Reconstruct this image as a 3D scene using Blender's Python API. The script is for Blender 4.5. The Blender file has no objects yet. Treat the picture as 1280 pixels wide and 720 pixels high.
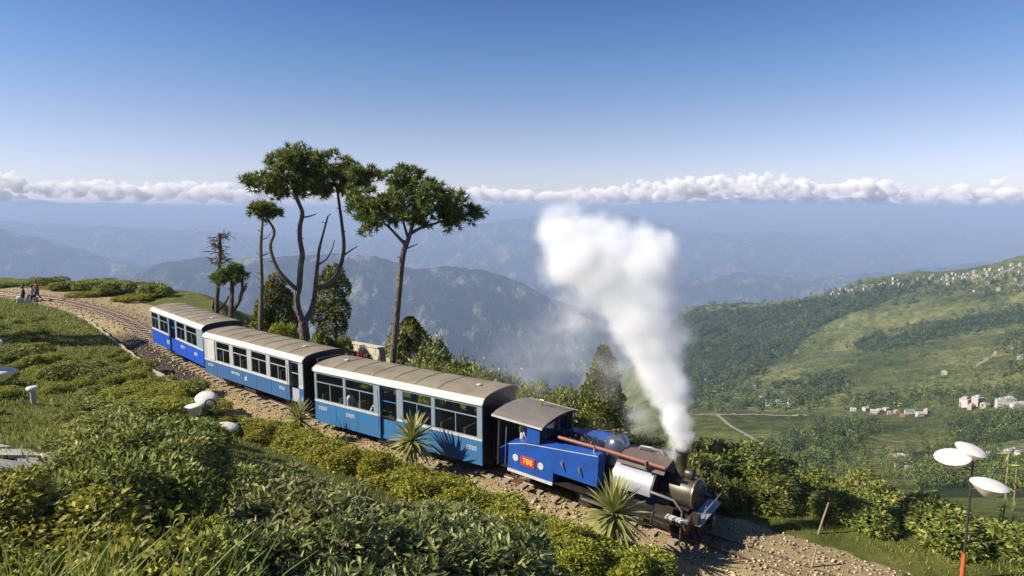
import bpy, bmesh, math, random
import numpy as np
from mathutils import Vector, Matrix, Euler

R = math.radians
rng = np.random.default_rng(7)
random.seed(7)
scene = bpy.context.scene
C = scene.collection

# ---------------------------------------------------------------- camera
F_PX, Y_HOR, CAM_H = 780.0, 260.0, 8.5
PITCH = math.atan((360 - Y_HOR) / F_PX)
cam_d = bpy.data.cameras.new('camera'); cam = bpy.data.objects.new('camera', cam_d); C.objects.link(cam)
cam_d.sensor_width = 36; cam_d.lens = 36 * F_PX / 1280
cam_d.clip_start = 0.1; cam_d.clip_end = 300000
cam.location = (0, 0, CAM_H); cam.rotation_euler = (math.pi / 2 - PITCH, 0, 0)
scene.camera = cam

# ---------------------------------------------------------------- sky, sun, exposure
SUN_EL = R(36); SUN_DIR = Vector((-0.985, -0.17, 0)).normalized()
world = bpy.data.worlds.new('World'); scene.world = world; world.use_nodes = True
wn = world.node_tree.nodes; wl = world.node_tree.links
sky = wn.new('ShaderNodeTexSky'); sky.sky_type = 'NISHITA'; sky.sun_disc = False
sky.sun_elevation = SUN_EL; sky.sun_rotation = math.atan2(SUN_DIR.x, SUN_DIR.y) % (2 * math.pi)
sky.altitude = 2200; sky.air_density = 1.25; sky.dust_density = 0.9; sky.ozone_density = 4.0
# thin haze near the skyline: the sky's tint eases with height above the horizon, the same all round
sg = wn.new('ShaderNodeTexCoord'); sx_ = wn.new('ShaderNodeSeparateXYZ'); wl.new(sg.outputs['Generated'], sx_.inputs[0])
tint = wn.new('ShaderNodeValToRGB'); te = tint.color_ramp.elements
for p_, c_ in ((0.06, (0.96, 0.80, 0.90, 1)), (0.118, (0.92, 0.74, 0.80, 1)), (0.211, (0.63, 0.68, 0.79, 1))): te.new(p_).color = c_
te[0].position = 0.0; te[0].color = (0.95, 0.84, 1.0, 1); te[-1].position = 0.32; te[-1].color = (0.40, 0.50, 0.75, 1)
wl.new(sx_.outputs[2], tint.inputs[0])
mulc = wn.new('ShaderNodeMix'); mulc.data_type = 'RGBA'; mulc.blend_type = 'MULTIPLY'; mulc.inputs[0].default_value = 1
wl.new(sky.outputs[0], mulc.inputs[6]); wl.new(tint.outputs[0], mulc.inputs[7])
wl.new(mulc.outputs[2], wn['Background'].inputs[0]); wn['Background'].inputs[1].default_value = 0.080
sun_d = bpy.data.lights.new('sun', 'SUN'); sun = bpy.data.objects.new('sun', sun_d); C.objects.link(sun)
sun_d.energy = 4.6; sun_d.angle = R(0.5); sun_d.color = (1.0, 0.93, 0.80)
to_sun = Vector((SUN_DIR.x * math.cos(SUN_EL), SUN_DIR.y * math.cos(SUN_EL), math.sin(SUN_EL)))
sun.rotation_euler = to_sun.to_track_quat('Z', 'Y').to_euler(); sun.location = to_sun * 60
vs = scene.view_settings
vs.view_transform = 'Standard'; vs.look = 'None'; vs.gamma = 1; vs.exposure = 0.95; vs.use_curve_mapping = False
scene.render.engine = 'CYCLES'
cy = scene.cycles
cy.max_bounces = 14; cy.diffuse_bounces = 3; cy.glossy_bounces = 2; cy.transmission_bounces = 4
cy.transparent_max_bounces = 16; cy.volume_bounces = 12
cy.use_denoising = True; cy.sample_clamp_indirect = 6
cy.volume_step_rate = 1.0; cy.volume_max_steps = 256

# ---------------------------------------------------------------- pixel helpers (a pixel gives a direction only)
cp, sp = math.cos(PITCH), math.sin(PITCH)
def ray(px, py):
    x = (px - 640) / F_PX; u = -(py - 360) / F_PX
    return np.array([x, cp + u * sp, -sp + u * cp])
def at_z(px, py, z):
    d = ray(px, py); t = (z - CAM_H) / d[2]; return Vector((d * t)) + Vector((0, 0, CAM_H))
def at_y(px, py, Y):
    d = ray(px, py); t = Y / d[1]; return Vector((d * t)) + Vector((0, 0, CAM_H))
def proj(p):
    x, y, z = p[0], p[1], p[2] - CAM_H
    f = y * cp - z * sp; u = y * sp + z * cp
    return 640 + F_PX * x / f, 360 - F_PX * u / f

# ---------------------------------------------------------------- noise
_perm = np.random.default_rng(3).permutation(4096)
def _h(ix, iy): return _perm[(_perm[ix & 4095] + iy) & 4095]
def perlin(x, y):
    x = np.asarray(x, float); y = np.asarray(y, float)
    ix = np.floor(x).astype(np.int64); iy = np.floor(y).astype(np.int64)
    fx = x - ix; fy = y - iy
    u = fx * fx * fx * (fx * (fx * 6 - 15) + 10); v = fy * fy * fy * (fy * (fy * 6 - 15) + 10)
    def g(a, b, dx, dy):
        t = _h(a, b) * (2 * math.pi / 4096); return np.cos(t) * dx + np.sin(t) * dy
    n00 = g(ix, iy, fx, fy); n10 = g(ix + 1, iy, fx - 1, fy)
    n01 = g(ix, iy + 1, fx, fy - 1); n11 = g(ix + 1, iy + 1, fx - 1, fy - 1)
    return (n00 * (1 - u) + n10 * u) * (1 - v) + (n01 * (1 - u) + n11 * u) * v
def fbm(x, y, o=5):
    r = 0; a = 1.0; s = 0
    for i in range(o):
        r = r + a * perlin(x * 2 ** i + 17.3 * i, y * 2 ** i - 9.1 * i); s += a; a *= 0.5
    return r / s * 1.6
def ridged(x, y, o=5):
    r = 0; a = 1.0; s = 0
    for i in range(o):
        n = 1 - np.abs(perlin(x * 2 ** i + 31.7 * i, y * 2 ** i + 5.3 * i)) * 1.9
        r = r + a * n; s += a; a *= 0.5
    return r / s
def sstep(a, b, x):
    t = np.clip((np.asarray(x, float) - a) / (b - a), 0, 1); return t * t * (3 - 2 * t)

# ---------------------------------------------------------------- mesh helpers
class MB:
    def __init__(s): s.v = []; s.f = []; s.m = []
    def quad(s, a, b, c, d, m=0):
        i = len(s.v); s.v += [tuple(a), tuple(b), tuple(c), tuple(d)]; s.f.append((i, i + 1, i + 2, i + 3)); s.m.append(m)
    def box(s, x0, x1, y0, y1, z0, z1, m=0):
        i = len(s.v)
        s.v += [(x0, y0, z0), (x1, y0, z0), (x1, y1, z0), (x0, y1, z0), (x0, y0, z1), (x1, y0, z1), (x1, y1, z1), (x0, y1, z1)]
        for q in ((0, 3, 2, 1), (4, 5, 6, 7), (0, 1, 5, 4), (1, 2, 6, 5), (2, 3, 7, 6), (3, 0, 4, 7)):
            s.f.append(tuple(i + k for k in q)); s.m.append(m)
        return s
    def tube(s, pts, rad, n=8, cap=True, m=0):
        pts = [Vector(p) for p in pts]
        if not hasattr(rad, '__len__'): rad = [rad] * len(pts)
        base = len(s.v); up = None
        for k, p in enumerate(pts):
            t = (pts[min(k + 1, len(pts) - 1)] - pts[max(k - 1, 0)]).normalized()
            if up is None:
                up = Vector((0, 0, 1)) if abs(t.z) < 0.9 else Vector((1, 0, 0))
            a = t.cross(up).normalized(); b = a.cross(t).normalized(); up = b
            for j in range(n):
                w = 2 * math.pi * j / n
                s.v.append(tuple(p + (a * math.cos(w) + b * math.sin(w)) * rad[k]))
        for k in range(len(pts) - 1):
            for j in range(n):
                j2 = (j + 1) % n
                s.f.append((base + k * n + j, base + (k + 1) * n + j, base + (k + 1) * n + j2, base + k * n + j2)); s.m.append(m)
        if cap:
            s.f.append(tuple(base + j for j in range(n))); s.m.append(m)
            s.f.append(tuple(base + (len(pts) - 1) * n + j for j in reversed(range(n)))); s.m.append(m)
        return s
    def lathe(s, c, prof, n=20, axis='z', m=0):          # prof: (radius, height)
        base = len(s.v); c = Vector(c)
        for r, h in prof:
            for j in range(n):
                w = 2 * math.pi * j / n; a, b = r * math.cos(w), r * math.sin(w)
                s.v.append(tuple(c + (Vector((a, b, h)) if axis == 'z' else Vector((h, a, b)) if axis == 'x' else Vector((b, h, a)))))
        for k in range(len(prof) - 1):
            for j in range(n):
                j2 = (j + 1) % n
                s.f.append((base + k * n + j, base + k * n + j2, base + (k + 1) * n + j2, base + (k + 1) * n + j)); s.m.append(m)
        s.f.append(tuple(base + j for j in reversed(range(n)))); s.m.append(m)
        s.f.append(tuple(base + (len(prof) - 1) * n + j for j in range(n))); s.m.append(m)
        return s
    def prism(s, prof, y0, y1, m=0):                       # profile in (x, z), extruded along y
        i = len(s.v); n = len(prof)
        s.v += [(x, y0, z) for x, z in prof] + [(x, y1, z) for x, z in prof]
        for k in range(n):
            k2 = (k + 1) % n; s.f.append((i + k, i + k2, i + n + k2, i + n + k)); s.m.append(m)
        s.f.append(tuple(i + k for k in reversed(range(n)))); s.f.append(tuple(i + n + k for k in range(n))); s.m += [m, m]
        return s
    def prismx(s, prof, x0, x1, m=0):                      # profile in (y, z), extruded along x
        i = len(s.v); n = len(prof)
        s.v += [(x0, y, z) for y, z in prof] + [(x1, y, z) for y, z in prof]
        for k in range(n):
            k2 = (k + 1) % n; s.f.append((i + k, i + k2, i + n + k2, i + n + k)); s.m.append(m)
        s.f.append(tuple(i + k for k in reversed(range(n)))); s.f.append(tuple(i + n + k for k in range(n))); s.m += [m, m]
        return s
    def mesh(s, name, mats, smooth=False):
        me = bpy.data.meshes.new(name); me.from_pydata(s.v, [], s.f)
        for mt in (mats if isinstance(mats, (list, tuple)) else [mats]): me.materials.append(mt)
        if any(s.m): me.polygons.foreach_set('material_index', s.m)
        bm = bmesh.new(); bm.from_mesh(me); bmesh.ops.recalc_face_normals(bm, faces=bm.faces); bm.to_mesh(me); bm.free()
        if smooth:
            me.polygons.foreach_set('use_smooth', [True] * len(me.polygons))
            try: me.set_sharp_from_angle(angle=R(42))
            except Exception: pass
        return me
    def build(s, name, mats, parent=None, smooth=False):
        return link(name, s.mesh(name, mats, smooth), parent)
def link(name, me, parent=None):
    o = bpy.data.objects.new(name, me); C.objects.link(o)
    if parent is not None: o.parent = parent
    return o
def tag(o, label, cat, group=None, kind=None):
    o['label'] = label; o['category'] = cat
    if group: o['group'] = group
    if kind: o['kind'] = kind
    return o
def empty(name, loc=(0, 0, 0), rz=0, label=None, cat=None, group=None):
    o = bpy.data.objects.new(name, None); C.objects.link(o); o.location = loc; o.rotation_euler = (0, 0, rz)
    o.empty_display_size = 0.2
    if label: tag(o, label, cat, group)
    return o
def np_mesh(name, V, Fc, mats, smooth=False, mi=None):
    """V (n,3), Fc (m,k) all faces of k corners"""
    me = bpy.data.meshes.new(name); V = np.asarray(V, np.float32); Fc = np.asarray(Fc, np.int32); k = Fc.shape[1]
    me.vertices.add(len(V)); me.vertices.foreach_set('co', V.ravel())
    me.loops.add(Fc.size); me.loops.foreach_set('vertex_index', Fc.ravel())
    me.polygons.add(len(Fc)); me.polygons.foreach_set('loop_start', np.arange(0, Fc.size, k, dtype=np.int32))
    me.polygons.foreach_set('loop_total', np.full(len(Fc), k, np.int32))
    for mt in (mats if isinstance(mats, (list, tuple)) else [mats]): me.materials.append(mt)
    if mi is not None: me.polygons.foreach_set('material_index', np.asarray(mi, np.int32))
    if smooth: me.polygons.foreach_set('use_smooth', np.ones(len(Fc), bool))
    me.update(calc_edges=True); me.validate()
    return me
def grid_faces(nr, nc):
    i = np.arange(nr - 1)[:, None] * nc + np.arange(nc - 1)[None, :]; i = i.ravel()
    return np.stack([i, i + 1, i + nc + 1, i + nc], 1)
def add_attr(me, name, vals):
    a = me.attributes.new(name, 'FLOAT', 'POINT'); a.data.foreach_set('value', np.asarray(vals, np.float32))

# ---------------------------------------------------------------- materials
def srgb(r, g, b):
    f = lambda c: (c / 255 / 12.92) if c / 255 <= 0.04045 else ((c / 255 + 0.055) / 1.055) ** 2.4
    return (f(r), f(g), f(b), 1)
class NT:
    def __init__(s, name):
        s.mat = bpy.data.materials.new(name); s.mat.use_nodes = True; s.t = s.mat.node_tree; s.n = s.t.nodes; s.l = s.t.links
        s.p = s.n['Principled BSDF']; s.out = s.n['Material Output']
    def node(s, typ, **kw):
        nd = s.n.new(typ)
        for k, v in kw.items(): setattr(nd, k, v)
        return nd
    def noise(s, scale, detail=4, rough=0.55, vec=None, dist=0.0):
        nd = s.node('ShaderNodeTexNoise'); nd.inputs['Scale'].default_value = scale; nd.inputs['Detail'].default_value = detail
        nd.inputs['Roughness'].default_value = rough; nd.inputs['Distortion'].default_value = dist
        if vec is not None: s.l.new(vec, nd.inputs['Vector'])
        return nd
    def ramp(s, fac, stops):
        nd = s.node('ShaderNodeValToRGB'); e = nd.color_ramp.elements
        while len(e) < len(stops): e.new(0.5)
        for el, (p, c) in zip(e, stops): el.position = p; el.color = c if len(c) == 4 else (*c, 1)
        s.l.new(fac, nd.inputs[0]); return nd
    def mix(s, fac, a, b):
        nd = s.node('ShaderNodeMix', data_type='RGBA')
        for sock, val in ((nd.inputs[0], fac), (nd.inputs[6], a), (nd.inputs[7], b)):
            if isinstance(val, (int, float)): sock.default_value = val
            elif isinstance(val, tuple): sock.default_value = val if len(val) == 4 else (*val, 1)
            else: s.l.new(val, sock)
        return nd.outputs[2]
    def math(s, op, a, b=None, clamp=False):
        nd = s.node('ShaderNodeMath', operation=op, use_clamp=clamp)
        for sock, val in zip(nd.inputs, (a, b)):
            if val is None: continue
            if isinstance(val, (int, float)): sock.default_value = val
            else: s.l.new(val, sock)
        return nd.outputs[0]
    def bump(s, h, strength=0.4, dist=0.02):
        nd = s.node('ShaderNodeBump'); nd.inputs['Strength'].default_value = strength; nd.inputs['Distance'].default_value = dist
        s.l.new(h, nd.inputs['Height']); s.l.new(nd.outputs[0], s.p.inputs['Normal'])
    def geo(s): return s.node('ShaderNodeNewGeometry')
    def obj(s): return s.node('ShaderNodeTexCoord').outputs['Object']

def paint(name, col, rough=0.4, dirt=(0.10, 0.085, 0.06), amt=0.25, metal=0.0, scale=3.0, spec=0.5):
    m = NT(name); v = m.obj(); n = m.noise(scale, 6, 0.65, v); n2 = m.noise(scale * 9, 3, 0.6, v)
    f = m.ramp(n.outputs[0], [(0.42, (0, 0, 0)), (0.75, (1, 1, 1))])
    g = m.math('MULTIPLY', f.outputs[0], amt)
    g2 = m.math('MULTIPLY_ADD', n2.outputs[0], amt * 0.5); m.n[-1].inputs[2].default_value = 0
    t = m.math('ADD', g, m.math('MULTIPLY', n2.outputs[0], amt * 0.35), True)
    m.l.new(m.mix(t, col, dirt), m.p.inputs['Base Color'])
    m.p.inputs['Roughness'].default_value = rough; m.p.inputs['Metallic'].default_value = metal
    m.p.inputs['Specular IOR Level'].default_value = spec
    m.bump(n2.outputs[0], 0.12, 0.01)
    return m.mat
def leaf_mat(name, dark, mid, light, rough=0.45, trans=0.3, spec=0.35):
    m = NT(name); g = m.geo()
    rp = m.ramp(g.outputs['Random Per Island'], [(0.0, dark), (0.45, mid), (1.0, light)])
    v = m.node('ShaderNodeTexCoord').outputs['Object']; n = m.noise(0.9, 3, 0.6, v)
    hs = m.node('ShaderNodeHueSaturation'); m.l.new(rp.outputs[0], hs.inputs['Color'])
    m.l.new(m.math('ADD', m.math('MULTIPLY', n.outputs[0], 0.9), 0.55), hs.inputs['Value'])
    oi = m.node('ShaderNodeObjectInfo')
    m.l.new(m.math('ADD', m.math('MULTIPLY', oi.outputs['Random'], 0.03), 0.485), hs.inputs['Hue'])
    m.l.new(hs.outputs[0], m.p.inputs['Base Color'])
    m.p.inputs['Roughness'].default_value = rough; m.p.inputs['Specular IOR Level'].default_value = spec
    tr = m.node('ShaderNodeBsdfTranslucent'); m.l.new(hs.outputs[0], tr.inputs[0])
    mx = m.node('ShaderNodeMixShader'); mx.inputs[0].default_value = trans
    m.l.new(m.p.outputs[0], mx.inputs[1]); m.l.new(tr.outputs[0], mx.inputs[2]); m.l.new(mx.outputs[0], m.out.inputs[0])
    return m.mat

M = {}
M['blue_pale'] = paint('carriage_blue', (0.03, 0.16, 0.36), 0.36, amt=0.42)
M['blue_mid'] = paint('carriage_mid_blue', (0.032, 0.12, 0.29), 0.38, amt=0.45)
M['blue_deep'] = paint('carriage_deep_blue', (0.012, 0.075, 0.44), 0.3, amt=0.15)
M['blue_loco'] = paint('engine_blue', (0.016, 0.085, 0.38), 0.36, (0.03, 0.03, 0.035), 0.45)
M['white'] = paint('cream_white_paint', (0.54, 0.53, 0.49), 0.45, amt=0.3)
M['greyblue'] = paint('grey_blue_frame', (0.21, 0.27, 0.32), 0.4, amt=0.15)
M['palegrey'] = paint('pale_grey_frame', (0.36, 0.38, 0.39), 0.4, amt=0.2)
M['roof'] = paint('dusty_roof', (0.25, 0.212, 0.152), 0.8, (0.12, 0.098, 0.07), 0.7, scale=1.2, spec=0.2)
M['cabroof'] = paint('dusty_cab_roof', (0.17, 0.155, 0.135), 0.8, (0.10, 0.09, 0.08), 0.6, scale=1.6, spec=0.2)
M['black'] = paint('sooty_black', (0.012, 0.012, 0.013), 0.5, (0.05, 0.045, 0.04), 0.4)
M['soot_black'] = paint('oily_black_iron', (0.035, 0.03, 0.026), 0.42, (0.12, 0.09, 0.06), 0.5, 0.3)
M['smokebox'] = paint('smokebox_iron', (0.05, 0.044, 0.035), 0.42, (0.16, 0.13, 0.09), 0.5, 0.4)
M['brass'] = paint('brass', (0.62, 0.47, 0.22), 0.28, amt=0.2, metal=0.9)
M['steel'] = paint('worn_steel', (0.55, 0.54, 0.52), 0.3, (0.18, 0.15, 0.12), 0.35, 0.8)
M['silver'] = paint('silver_tank', (0.62, 0.64, 0.70), 0.25, (0.30, 0.28, 0.26), 0.3, 0.55)
M['dome'] = paint('dark_steel_dome', (0.22, 0.25, 0.32), 0.2, (0.10, 0.09, 0.08), 0.35, 0.75)
M['redpipe'] = paint('red_brown_pipe', (0.25, 0.075, 0.05), 0.5, (0.20, 0.10, 0.07), 0.4)
M['red'] = paint('red_plate', (0.55, 0.035, 0.02), 0.4, amt=0.1)
M['yellow'] = paint('yellow_numerals', (0.85, 0.60, 0.12), 0.4, amt=0.05)
M['rust'] = paint('rusty_iron', (0.13, 0.055, 0.03), 0.75, (0.05, 0.035, 0.025), 0.6)
M['brownlid'] = paint('dull_brown_plate', (0.12, 0.09, 0.075), 0.7, (0.06, 0.05, 0.045), 0.5)
M['coal_black'] = paint('coal_black', (0.015, 0.014, 0.014), 0.45, amt=0.1)
M['rail'] = paint('rail_steel', (0.20, 0.13, 0.09), 0.5, (0.10, 0.06, 0.04), 0.5, 0.5)
M['sleeper'] = paint('weathered_sleeper', (0.30, 0.25, 0.19), 0.9, (0.14, 0.11, 0.08), 0.6)
M['stone'] = paint('pale_stone', (0.55, 0.49, 0.38), 0.9, (0.22, 0.19, 0.15), 0.55)
M['kerb'] = paint('kerb_concrete', (0.40, 0.37, 0.27), 0.9, (0.16, 0.15, 0.09), 0.6)
M['post'] = paint('dark_timber_post', (0.07, 0.05, 0.035), 0.8, amt=0.3)
M['seat'] = paint('seat_cloth', (0.06, 0.04, 0.035), 0.8, amt=0.2)
M['inside'] = paint('carriage_lining', (0.22, 0.21, 0.19), 0.7, amt=0.2)
M['lampwhite'] = paint('lamp_shade_white', (0.72, 0.67, 0.60), 0.45, (0.38, 0.33, 0.28), 0.35)
M['lamppole'] = paint('lamp_pole_dark', (0.035, 0.03, 0.025), 0.5, amt=0.2)
M['orange'] = paint('orange_red_band', (0.50, 0.10, 0.03), 0.55, amt=0.2)
M['wood'] = paint('dry_stake', (0.30, 0.23, 0.14), 0.85, amt=0.35)
M['skin'] = paint('skin', (0.30, 0.16, 0.10), 0.6, amt=0.05)
M['hair'] = paint('hair', (0.012, 0.010, 0.009), 0.5, amt=0.05)
M['clothwhite'] = paint('white_cloth', (0.75, 0.74, 0.70), 0.9, amt=0.1)
M['clothred'] = paint('maroon_cloth', (0.16, 0.03, 0.03), 0.9, amt=0.1)
M['clothdark'] = paint('dark_cloth', (0.025, 0.025, 0.032), 0.9, amt=0.1)
M['clothpink'] = paint('grey_pink_cloth', (0.42, 0.34, 0.36), 0.9, amt=0.1)
M['bark'] = None
def bark(name, c1, c2):
    m = NT(name); v = m.obj(); n = m.noise(6, 8, 0.7, v, 0.6)
    mp = m.node('ShaderNodeMapping'); mp.inputs['Scale'].default_value = (7, 7, 1.6); m.l.new(v, mp.inputs[0])
    vo = m.node('ShaderNodeTexVoronoi'); vo.inputs['Scale'].default_value = 2.2; m.l.new(mp.outputs[0], vo.inputs['Vector'])
    rp = m.ramp(n.outputs[0], [(0.3, c1), (0.7, c2)])
    m.l.new(rp.outputs[0], m.p.inputs['Base Color']); m.p.inputs['Roughness'].default_value = 0.9
    m.p.inputs['Specular IOR Level'].default_value = 0.15
    m.bump(m.math('ADD', vo.outputs[0], n.outputs[0]), 0.9, 0.05); return m.mat
M['bark'] = bark('pine_bark', (0.055, 0.038, 0.028), (0.23, 0.18, 0.14))
M['barkpale'] = bark('pale_bark', (0.09, 0.075, 0.06), (0.26, 0.22, 0.18))
M['stem'] = bark('shrub_stem', (0.04, 0.03, 0.02), (0.14, 0.10, 0.06))
M['needle'] = leaf_mat('pine_needles', (0.025, 0.05, 0.012), (0.12, 0.16, 0.034), (0.32, 0.34, 0.085), 0.5, 0.3, 0.25)
M['broad'] = leaf_mat('dark_broad_leaf', (0.035, 0.055, 0.014), (0.15, 0.18, 0.04), (0.44, 0.43, 0.17), 0.42, 0.35, 0.35)
M['midleaf'] = leaf_mat('mid_green_leaf', (0.06, 0.08, 0.014), (0.19, 0.22, 0.04), (0.42, 0.42, 0.11), 0.48, 0.38, 0.3)
M['yellowleaf'] = leaf_mat('yellow_green_leaf', (0.10, 0.115, 0.010), (0.26, 0.27, 0.025), (0.50, 0.47, 0.08), 0.5, 0.4, 0.25)
M['brightleaf'] = leaf_mat('bright_green_leaf', (0.07, 0.085, 0.01), (0.23, 0.24, 0.026), (0.46, 0.42, 0.075), 0.48, 0.4, 0.3)
M['cypress'] = leaf_mat('cypress_scale_leaf', (0.04, 0.055, 0.012), (0.13, 0.15, 0.026), (0.32, 0.3, 0.06), 0.55, 0.25, 0.2)
M['yucca'] = leaf_mat('yucca_blade', (0.10, 0.12, 0.03), (0.24, 0.25, 0.07), (0.52, 0.48, 0.18), 0.4, 0.25, 0.4)
M['blade'] = leaf_mat('long_grass_blade', (0.088, 0.121, 0.022), (0.187, 0.22, 0.039), (0.363, 0.363, 0.099), 0.45, 0.4, 0.3)
M['lawn'] = leaf_mat('lawn_blade', (0.068, 0.09, 0.018), (0.195, 0.225, 0.038), (0.405, 0.375, 0.105), 0.6, 0.35, 0.2)
M['redleaf'] = leaf_mat('red_flower_petal', (0.10, 0.02, 0.02), (0.25, 0.03, 0.03), (0.38, 0.08, 0.07), 0.6, 0.3, 0.2)
M['dryleaf'] = leaf_mat('dry_leaf', (0.25, 0.15, 0.06), (0.40, 0.25, 0.11), (0.5, 0.34, 0.16), 0.6, 0.3, 0.2)
M['farleaf'] = leaf_mat('hillside_tree_leaf', (0.03, 0.05, 0.018), (0.065, 0.095, 0.03), (0.12, 0.155, 0.05), 0.7, 0.15, 0.15)
M['farleaf2'] = leaf_mat('hillside_bush_leaf', (0.064, 0.096, 0.024), (0.128, 0.176, 0.04), (0.24, 0.272, 0.072), 0.7, 0.2, 0.15)
def glass_mat():
    m = NT('window_glass'); m.p.inputs['Base Color'].default_value = (0.02, 0.025, 0.025, 1); m.p.inputs['Roughness'].default_value = 0.06
    tr = m.node('ShaderNodeBsdfTransparent'); tr.inputs[0].default_value = (0.90, 0.93, 0.91, 1)
    mx = m.node('ShaderNodeMixShader'); mx.inputs[0].default_value = 0.20
    m.l.new(tr.outputs[0], mx.inputs[1]); m.l.new(m.p.outputs[0], mx.inputs[2]); m.l.new(mx.outputs[0], m.out.inputs[0]); return m.mat
M['glass'] = glass_mat()

# ---------------------------------------------------------------- the line of the track, and the near ground
TRK = np.array([(-62, 60, 1.1), (-50, 57.0, 1.0), (-40.2, 53.5, 0.8), (-34.8, 50.2, 0.7), (-28.6, 45.2, 0.55), (-20.6, 36.8, 0.32), (-14.3, 30.2, 0.25),
                (-7.4, 24.5, 0.1), (-0.1, 19.5, 0.0), (4.95, 15.8, -0.2), (8.4, 13.2, -0.32), (12.6, 10.2, -0.45), (18, 6.6, -0.65), (26, 2, -0.95)])
def catmull(P, n=14):
    out = []
    Q = np.vstack([2 * P[0] - P[1], P, 2 * P[-1] - P[-2]])
    for i in range(1, len(Q) - 2):
        for k in range(n):
            t = k / n
            out.append(0.5 * (2 * Q[i] + (Q[i + 1] - Q[i - 1]) * t + (2 * Q[i - 1] - 5 * Q[i] + 4 * Q[i + 1] - Q[i + 2]) * t * t + (-Q[i - 1] + 3 * Q[i] - 3 * Q[i + 1] + Q[i + 2]) * t ** 3))
    out.append(P[-1]); return np.array(out)
TC = catmull(TRK)
def track_info(x, y):
    """signed distance to the track (positive on the camera's side), track height"""
    x = np.atleast_1d(np.asarray(x, float)); y = np.atleast_1d(np.asarray(y, float))
    sd = np.empty(x.shape); zt = np.empty(x.shape)
    A = TC[:-1]; B = TC[1:]; D = B[:, :2] - A[:, :2]; L2 = (D ** 2).sum(1)
    fx, fy = x.ravel(), y.ravel(); so = np.empty(fx.size); zo = np.empty(fx.size)
    for i in range(0, fx.size, 20000):
        px = fx[i:i + 20000, None]; py = fy[i:i + 20000, None]
        t = np.clip(((px - A[:, 0]) * D[:, 0] + (py - A[:, 1]) * D[:, 1]) / L2, 0, 1)
        qx = A[:, 0] + t * D[:, 0] - px; qy = A[:, 1] + t * D[:, 1] - py
        d2 = qx * qx + qy * qy; k = d2.argmin(1); r = np.arange(len(k))
        cr = D[k, 0] * (-qy[r, k]) - D[k, 1] * (-qx[r, k])
        so[i:i + 20000] = np.sqrt(d2[r, k]) * np.where(cr > 0, -1, 1)
        zo[i:i + 20000] = A[k, 2] + t[r, k] * (B[k, 2] - A[k, 2])
    return so.reshape(x.shape), zo.reshape(x.shape)
def gz(x, y, detail=True):
    x = np.atleast_1d(np.asarray(x, float)); y = np.atleast_1d(np.asarray(y, float))
    sd, zt = track_info(x, y)
    a = np.abs(sd)
    base = zt - 0.13 + 0.115 * sstep(5.0, 6.2, x) * (y < 17) - 0.17 * sstep(0.9, 1.9, a)
    w = sstep(-17, -7, x + 0.15 * (y - 12))
    hill = 6.3 * np.clip((sd - 2.6) / 13.0, 0, 1.15) + 0.35 * sstep(2.2, 4.0, sd)
    left = 0.42 * sstep(2.0, 2.5, sd) + 0.105 * np.clip(sd - 2.5, 0, 26) + 0.5 * sstep(7, 14, sd)
    up = np.where(sd > 0, hill * w + left * (1 - w), 0)
    bw = 4.2 + 4.8 * np.exp(-((x + 8.5) / 6.5) ** 2) + 6 * sstep(-18, -30, x) + 0.0 * y
    dd = np.clip(-sd - bw, 0, None)
    down = np.where(sd < 0, -0.42 * dd - 0.10 * np.minimum(dd, 4) - 0.36 * np.clip(dd - 17, 0, None), 0)
    z = base + up + down
    if detail:
        amp = 0.05 + 0.12 * sstep(2.6, 6, a) + 0.5 * sstep(3, 25, dd)
        z = z + fbm(x * 0.35, y * 0.35, 4) * amp * sstep(1.2, 3.0, a) + fbm(x * 2.1, y * 2.1, 3) * 0.035 * sstep(0.9, 2.0, a)
    return z
def g1(x, y): return float(gz(x, y)[0])
def hit(px, py):
    d = ray(px, py); t = np.linspace(2, 140, 1400)
    X, Y, Z = d[0] * t, d[1] * t, CAM_H + d[2] * t
    k = np.argmax(Z < gz(X, Y)); return Vector((X[k], Y[k], float(gz(X[k], Y[k])[0])))

def ground_mat():
    m = NT('hill_ground'); g = m.geo(); pos = g.outputs['Position']
    at = m.node('ShaderNodeAttribute', attribute_name='dirt'); co = m.node('ShaderNodeAttribute', attribute_name='coal_black')
    n1 = m.noise(1.3, 8, 0.65, pos); n2 = m.noise(11, 6, 0.7, pos); n3 = m.noise(0.35, 4, 0.6, pos)
    dirt = m.ramp(n2.outputs[0], [(0.25, (0.16, 0.115, 0.058)), (0.5, (0.34, 0.26, 0.14)), (0.78, (0.50, 0.39, 0.225))])
    soot_black = m.mix(co.outputs['Fac'], dirt.outputs[0], (0.028, 0.022, 0.022))  # ground colour goes near black where the mask rises
    grass = m.ramp(n1.outputs[0], [(0.25, (0.04, 0.05, 0.012)), (0.5, (0.10, 0.11, 0.024)), (0.72, (0.17, 0.16, 0.045)), (0.9, (0.20, 0.16, 0.07))])
    f = m.math('ADD', at.outputs['Fac'], m.math('MULTIPLY', m.math('SUBTRACT', n1.outputs[0], 0.5), 0.9))
    fr = m.ramp(f, [(0.42, (0, 0, 0)), (0.58, (1, 1, 1))])
    m.l.new(m.mix(fr.outputs[0], grass.outputs[0], soot_black), m.p.inputs['Base Color'])
    m.p.inputs['Roughness'].default_value = 0.95; m.p.inputs['Specular IOR Level'].default_value = 0.1
    m.bump(m.math('ADD', n2.outputs[0], m.noise(40, 4, 0.7, pos).outputs[0]), 0.8, 0.05); return m.mat
xs = np.concatenate([np.arange(-75, -46, 0.8), np.arange(-46, 20, 0.3), np.arange(20, 62, 0.8)])
ys = np.concatenate([np.arange(-8, 2, 0.6), np.arange(2, 48, 0.3), np.arange(48, 92, 0.7)])
GX, GY = np.meshgrid(xs, ys); GZ = gz(GX, GY)
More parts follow.
